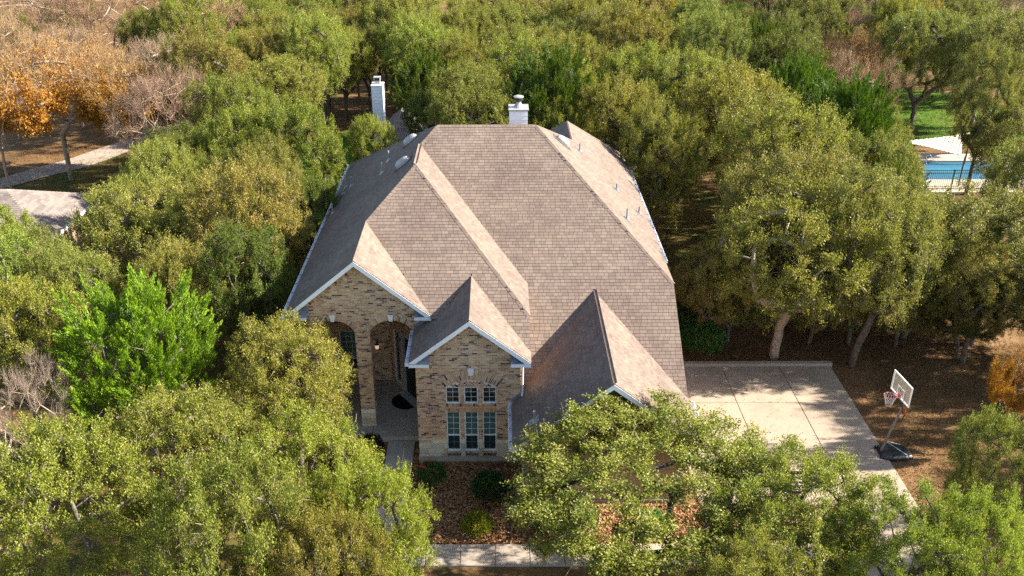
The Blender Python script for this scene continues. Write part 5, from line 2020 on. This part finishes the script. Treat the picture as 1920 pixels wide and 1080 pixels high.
top = Vector((hx + .30, hy, GZ + 2.30))
m_ = MB()
m_.tube([(hx - .15, hy, GZ + .14), (hx + .06, hy, GZ + 1.25), top], [.045, .045, .042], 10)
m_.build("pole", "hoop_pole", hoop)
for sy in (-.34, .34):
    m_ = MB()
    m_.tube([(hx - .07, hy, GZ + .62), (hx + .72, hy + sy, GZ + .2)], .016, 6)
    m_.build("strut", "galvanised", hoop)
# backboard faces the driveway (-X), a little turned
bd_c = Vector((hx + .10, hy + .05, GZ + 3.0))
bn = Vector((-1, -.10, 0)).normalized()
bu = Vector((.10, -1, 0)).normalized()
bv = Vector((0, 0, 1))
hw, hh = .66, .42
m_ = MB()
m_.obox(bd_c, bu, bn, bv, hw - .03, .008, hh - .03)
board = m_.build("backboard", "clear_board", hoop)
m_ = MB()
for s in (-1, 1):
    m_.obox(bd_c + bu * (s * (hw - .018)), bu, bn, bv, .026, .02, hh)
    m_.obox(bd_c + bv * (s * (hh - .018)), bu, bn, bv, hw - .044, .02, .026)
m_.build("frame", "white_paint", board)
m_ = MB()
sc_ = bd_c - bv * .14
for s in (-1, 1):
    m_.obox(sc_ + bu * (s * .22) + bn * .012, bu, bn, bv, .02, .004, .17)
    m_.obox(sc_ + bv * (s * .15) + bn * .012, bu, bn, bv, .20, .004, .02)
m_.build("target_square", "white_paint", board)
m_ = MB()
for s in (-.28, .28):
    m_.obox(bd_c + bu * s - bn * .022, bu, bn, bv, .018, .012, hh - .04)
m_.obox(bd_c - bn * .022 - bv * .1, bu, bn, bv, .27, .010, .015)
m_.build("board_brace", "dark_metal", board)
rc = bd_c + bn * .38 - bv * (hh - .13)
m_ = MB()
rp = [rc + bn * (.23 * math.cos(2 * math.pi * i / 24)) + bu * (.23 * math.sin(2 * math.pi * i / 24)) for i in range(25)]
m_.tube(rp, .014, 6, False)
m_.obox(rc - bn * .27, bn, bu, bv, .10, .07, .012)
m_.obox(bd_c - bv * (hh - .10) + bn * .022, bu, bn, bv, .09, .012, .08)
rim = m_.build("rim", "hoop_red", hoop)
m_ = MB()
LV = [(.0, .225), (-.14, .18), (-.28, .14), (-.42, .115)]
for i in range(12):
    for dr in (0, 1):
        pp = []
        for k, (dz, rr) in enumerate(LV):
            t = 2 * math.pi * (i + (k * .5 if dr else -k * .5)) / 12
            pp.append(rc + bn * (rr * math.cos(t)) + bu * (rr * math.sin(t)) + bv * dz)
        m_.tube(pp, .0065, 4, False)
m_.build("net", "net_cord", hoop)
m_ = MB()
for s in (-.06, .06):
    m_.tube([top + bu * s, bd_c + bu * s - bn * .03 + bv * .12], .018, 6)
    m_.tube([top - bv * .32 + bu * s, bd_c + bu * s - bn * .03 - bv * .26], .018, 6)
m_.build("lift_arm", "dark_metal", hoop)
m_ = MB()
m_.tube([top - bv * .12 - bn * .06, top - bv * .45 - bn * .16], .035, 6)
m_.build("adjuster", "hoop_orange", hoop)
m_ = MB()
m_.tube([top - bv * .40 - bn * .15, top - bv * .80 - bn * .05], .02, 6)
m_.build("adjuster_handle", "dark_metal", hoop)

# ---- pool behind the right-hand trees
m_ = MB()
zc_ = GZ + .14
dk = [(24.5, 28.9), (40.5, 28.9), (40.5, 31.1), (24.5, 31.1)]
for (x0, x1, y0, y1) in [(24.5, 43, 28.9, 31.05), (24.5, 43, 35.0, 36.85), (24.5, 29.6, 31.05, 35.0), (36.9, 43, 31.05, 35.0)]:
    m_.box(x0, x1, y0, y1, GZ - .3, zc_)
pd = m_.build("pool_deck", "pool_concrete")
pd["kind"] = "structure"
m_ = MB()
m_.box(29.6, 36.9, 31.05, 35.0, GZ - .35, GZ + .02)
pw = m_.build("pool_water", "pool_water")
pw["kind"] = "structure"
m_ = MB()
m_.prism([(36.9, 31.05, GZ + .03), (36.9, 35.0, GZ + .03), (34.6, 31.05, GZ + .03)], (0, 0, .1))
tag(m_.build("pool_step", "pool_concrete"), kind="structure")
m_ = MB()
m_.tube([(31.3, 34.7, GZ), (31.3, 34.95, GZ + .5), (31.55, 34.9, GZ + .62), (31.75, 34.6, GZ + .3)], .03, 6)
tag(m_.build("pool_return_pipe", "plastic_white"), "small white curved pipe at the far left end of the pool", "pipe")


def iron_fence(label, a, b_, n, h, pitch=.13):
    a, b_ = Vector(a), Vector(b_)
    root = empty("iron_fence", a)
    tag(root, label, "fence")
    d = (b_ - a)
    L = d.length
    d.normalize()
    s = Vector((-d.y, d.x, 0))
    for i in range(n + 1):
        p = a + d * (L * i / n)
        m2 = MB()
        m2.obox(p + Vector((0, 0, h / 2 + .03)), d, s, (0, 0, 1), .026, .026, h / 2 + .03)
        m2.build("post", "dark_metal", root)
    for z in (h * .10, h * .86, h):
        m2 = MB()
        m2.obox(a + d * (L / 2) + Vector((0, 0, z)), d, s, (0, 0, 1), L / 2, .018, .018)
        m2.build("rail", "dark_metal", root)
    m2 = MB()
    for i in range(int(L / pitch)):
        p = a + d * (pitch * (i + .5))
        m2.obox(p + Vector((0, 0, h / 2)), d, s, (0, 0, 1), .008, .008, h / 2)
    tag(m2.build("pickets", "dark_metal", root), kind="stuff")


iron_fence("black picket fence along the near side of the pool", (26.0, 28.95, GZ + .14), (41.5, 28.9, GZ + .14), 7, 1.4)
iron_fence("black picket fence at the far side of the pool, by the green lawn", (29.0, 38.6, GZ), (41, 38.5, GZ), 4, 1.4)
m_ = MB()
m_.box(24.5, 43, 28.55, 28.89, GZ - .1, GZ + .16)
tag(m_.build("retaining_wall", "stone_far"), "low stone edge below the near pool fence", "wall")

# shade sail
root = empty("shade_sail", (30.8, 36.9, GZ))
tag(root, "tan triangular shade sail stretched above the pool deck", "shade sail")
A, B_, C_ = Vector((27.63, 31.76, 2.5)), Vector((33.72, 34.33, 2.3)), Vector((31.24, 30.03, 2.0))
K = 14
grid = {}
for i in range(K + 1):
    for j in range(K + 1 - i):
        u_, v_ = i / K, j / K
        w_ = 1 - u_ - v_
        ctr = (A + B_ + C_) / 3
        p = A * w_ + B_ * u_ + C_ * v_
        pull = 4 * (u_ * v_ + v_ * w_ + w_ * u_) * 3 * .0
        e = min(u_, v_, w_)
        k = .16 * (27 * u_ * v_ * w_ * .35 + .9 * (4 * max(u_ * v_, v_ * w_, w_ * u_)) * (1 - min(1, e * 4)))
        grid[i, j] = p + (ctr - p) * k - Vector((0, 0, .15 * 27 * u_ * v_ * w_))
m_ = MB()
for i in range(K):
    for j in range(K - i):
        a, b_, c = grid[i, j], grid[i + 1, j], grid[i, j + 1]
        m_.face([a, b_, c])
        if (i + 1, j + 1) in grid:
            m_.face([b_, grid[i + 1, j + 1], c])
cl = m_.build("canopy", "sail_cloth", root, True)
sm = cl.modifiers.new("thickness", 'SOLIDIFY')
sm.thickness = .012
for P_ in (A, B_, C_):
    m_ = MB()
    q = P_ + (P_ - (A + B_ + C_) / 3).normalized() * .35
    m_.tube([(q.x, q.y, GZ), (q.x, q.y, P_.z + .1)], .05, 8)
    m_.build("post", "dark_metal", root)

# ---- neighbouring houses, mostly hidden by the trees
def hip_house(name, label, x0, x1, y0, y1, zw_, zr_, ridge_y=True):
    root = empty(name, ((x0 + x1) / 2, (y0 + y1) / 2, GZ))
    tag(root, label, "house")
    m2 = MB()
    m2.box(x0 + .4, x1 - .4, y0 + .4, y1 - .4, GZ - .1, zw_ - .02)
    m2.build("wall", "brick_plain", root)
    m2 = MB()
    hx_, hy_ = (x1 - x0) / 2, (y1 - y0) / 2
    e = min(hx_, hy_)
    xc_, yc_ = (x0 + x1) / 2, (y0 + y1) / 2
    r0 = Vector((xc_ - (hx_ - e), yc_ - (hy_ - e), zr_))
    r1 = Vector((xc_ + (hx_ - e), yc_ + (hy_ - e), zr_))
    c = [Vector((x0, y0, zw_)), Vector((x1, y0, zw_)), Vector((x1, y1, zw_)), Vector((x0, y1, zw_))]
    if hx_ >= hy_:
        fs = [[c[0], c[1], r1, r0], [c[1], c[2], r1], [c[2], c[3], r0, r1], [c[3], c[0], r0]]
    else:
        fs = [[c[0], c[1], r0], [c[1], c[2], r1, r0], [c[2], c[3], r1], [c[3], c[0], r0, r1]]
    for f_ in fs:
        m2.face(f_)
    m2.face(c[::-1])
    rf = m2.build("roof", "far_shingle", root)
    sh_ = MB()
    for f_ in fs:
        n, u, s, o = plane_frame([tuple(q) for q in f_])
        p2 = [((q - o).dot(u), (q - o).dot(s)) for q in f_]
        v1 = max(q[1] for q in p2)
        v = min(q[1] for q in p2)
        while v < v1 - .2:
            for (a, b_) in crossings(p2, v + .1):
                uu = a
                while uu < b_ - .05:
                    w = min(rng.choice([.3, .45, .6]), b_ - uu)
                    tile(sh_, n, u, s, o, uu, uu + w, uu + w, uu, v, rng.uniform(0, .01))
                    uu += w
            v += EXPO
    tag(sh_.build("shingles", "far_tile", rf), kind="stuff")
    m2 = MB()
    m2.box(x0, x1, y0 - .03, y0, zw_ - .18, zw_ - .01)
    m2.box(x1, x1 + .03, y0, y1, zw_ - .18, zw_ - .01)
    m2.build("fascia_board", "white_paint", root)
    return root, rf


piece_mat("far_tile", [(0.0, (.20, .165, .145)), (.3, (.17, .14, .125)), (.6, (.22, .18, .155)), (.85, (.15, .125, .11))], False, .95, None, 60, .2, .2)
hip_house("neighbour_house", "grey-tan hip roofed neighbour house half hidden behind trees at the left edge", -38.0, -22.85, 14.2, 21.0, 2.9, 4.5)
root, rf = hip_house("neighbour_house", "low brown roofed house behind the oaks carrying the tall white siding chimney", -8.3, -4.6, 28.7, 34.5, 2.7, 4.7)
m_ = MB()
x0, x1, y0, y1, zt = -7.98, -7.34, 29.4, 30.2, 7.0
m_.box(x0 + .02, x1 - .02, y0 + .02, y1 - .02, 1.5, zt)
chb = m_.build("chimney", "white_siding", root)
for k in range(14):
    z0 = 3.9 + k * .22
    m2 = MB()
    m2.hexa([(x0 - .014, y0 - .014, z0), (x1 + .014, y0 - .014, z0), (x1 + .014, y1 + .014, z0), (x0 - .014, y1 + .014, z0)],
            [(x0 + .010, y0 + .010, z0 + .215), (x1 - .010, y0 + .010, z0 + .215), (x1 - .010, y1 - .010, z0 + .215), (x0 + .010, y1 - .010, z0 + .215)])
    m2.build("siding_board", "white_siding", chb)
m2 = MB()
for (xa, ya) in ((x0, y0), (x1, y0), (x0, y1), (x1, y1)):
    m2.box(xa - .04, xa + .04, ya - .04, ya + .04, 2.6, zt - .01)
m2.build("corner_board", "white_paint", chb)
m2 = MB()
m2.box(x0 - .06, x1 + .06, y0 - .06, y1 + .06, zt, zt + .07)
m2.build("chimney_cap", "white_paint", chb)
m2 = MB()
m2.box(x0 + .14, x1 - .14, y0 + .2, y1 - .2, zt + .07, zt + .30)
m2.box(x0 + .12, x0 + .17, y0 + .2, y1 - .2, zt + .30, zt + .48)
m2.box(x1 - .17, x1 - .12, y0 + .2, y1 - .2, zt + .30, zt + .48)
m2.box(x0 + .10, x1 - .10, y0 + .18, y1 - .18, zt + .48, zt + .52)
m2.build("flue_cover", "galvanised", chb)
m2 = MB()
m2.box(x0 + .18, x1 - .18, y0 + .24, y1 - .24, zt + .30, zt + .47)
m2.build("flue", "dark_metal", chb)
m_ = MB()
m_.box(31.6, 37.2, 84.0, 84.5, GZ, 1.2)
tag(m_.build("garden_wall", "sail_cloth"), "short pale wall between far trees at the top right of centre", "wall")
# stone edging at the foot of the left lawn
r = random.Random(8)
eg = empty("stone_edging", (-25.5, 25.0, GZ))
tag(eg, "row of pale rough stones edging the left lawn", "edging")
for i in range(15):
    x = -29.2 + i * .50
    y = 26.1 + .035 * i * 1.2 + r.uniform(-.05, .05)
    m2 = MB()
    a, h = r.uniform(.18, .25), r.uniform(.14, .24)
    m2.hexa([(x - a, y - .18, GZ), (x + a, y - .16, GZ), (x + a * .9, y + .18, GZ), (x - a, y + .16, GZ)],
            [(x - a * .8, y - .13, GZ + h), (x + a * .8, y - .12, GZ + h * .9), (x + a * .7, y + .13, GZ + h), (x - a * .8, y + .12, GZ + h * .85)])
    m2.build("stone", "stone", eg)
# splash block by the bay downspout
m_ = MB()
m_.hexa([(.42, -3.06, GZ + .03), (.70, -3.06, GZ + .03), (.70, -2.62, GZ + .03), (.42, -2.62, GZ + .03)], [(.44, -3.04, GZ + .09), (.68, -3.04, GZ + .09), (.68, -2.64, GZ + .13), (.44, -2.64, GZ + .13)])
tag(m_.build("splash_block", "plastic_white"), "small white splash block by the garage corner in the front bed", "splash block")
# overhead line far behind
pts = [(-10 + 130 * i / 30, 104 - 2 * i / 30, 15.2 - 2.2 * math.sin(math.pi * i / 30)) for i in range(31)]
m_ = MB()
m_.tube(pts, .025, 4)
tag(m_.build("overhead_cable", "dark_metal"), "thin dark overhead line crossing the woods near the top edge", "cable")
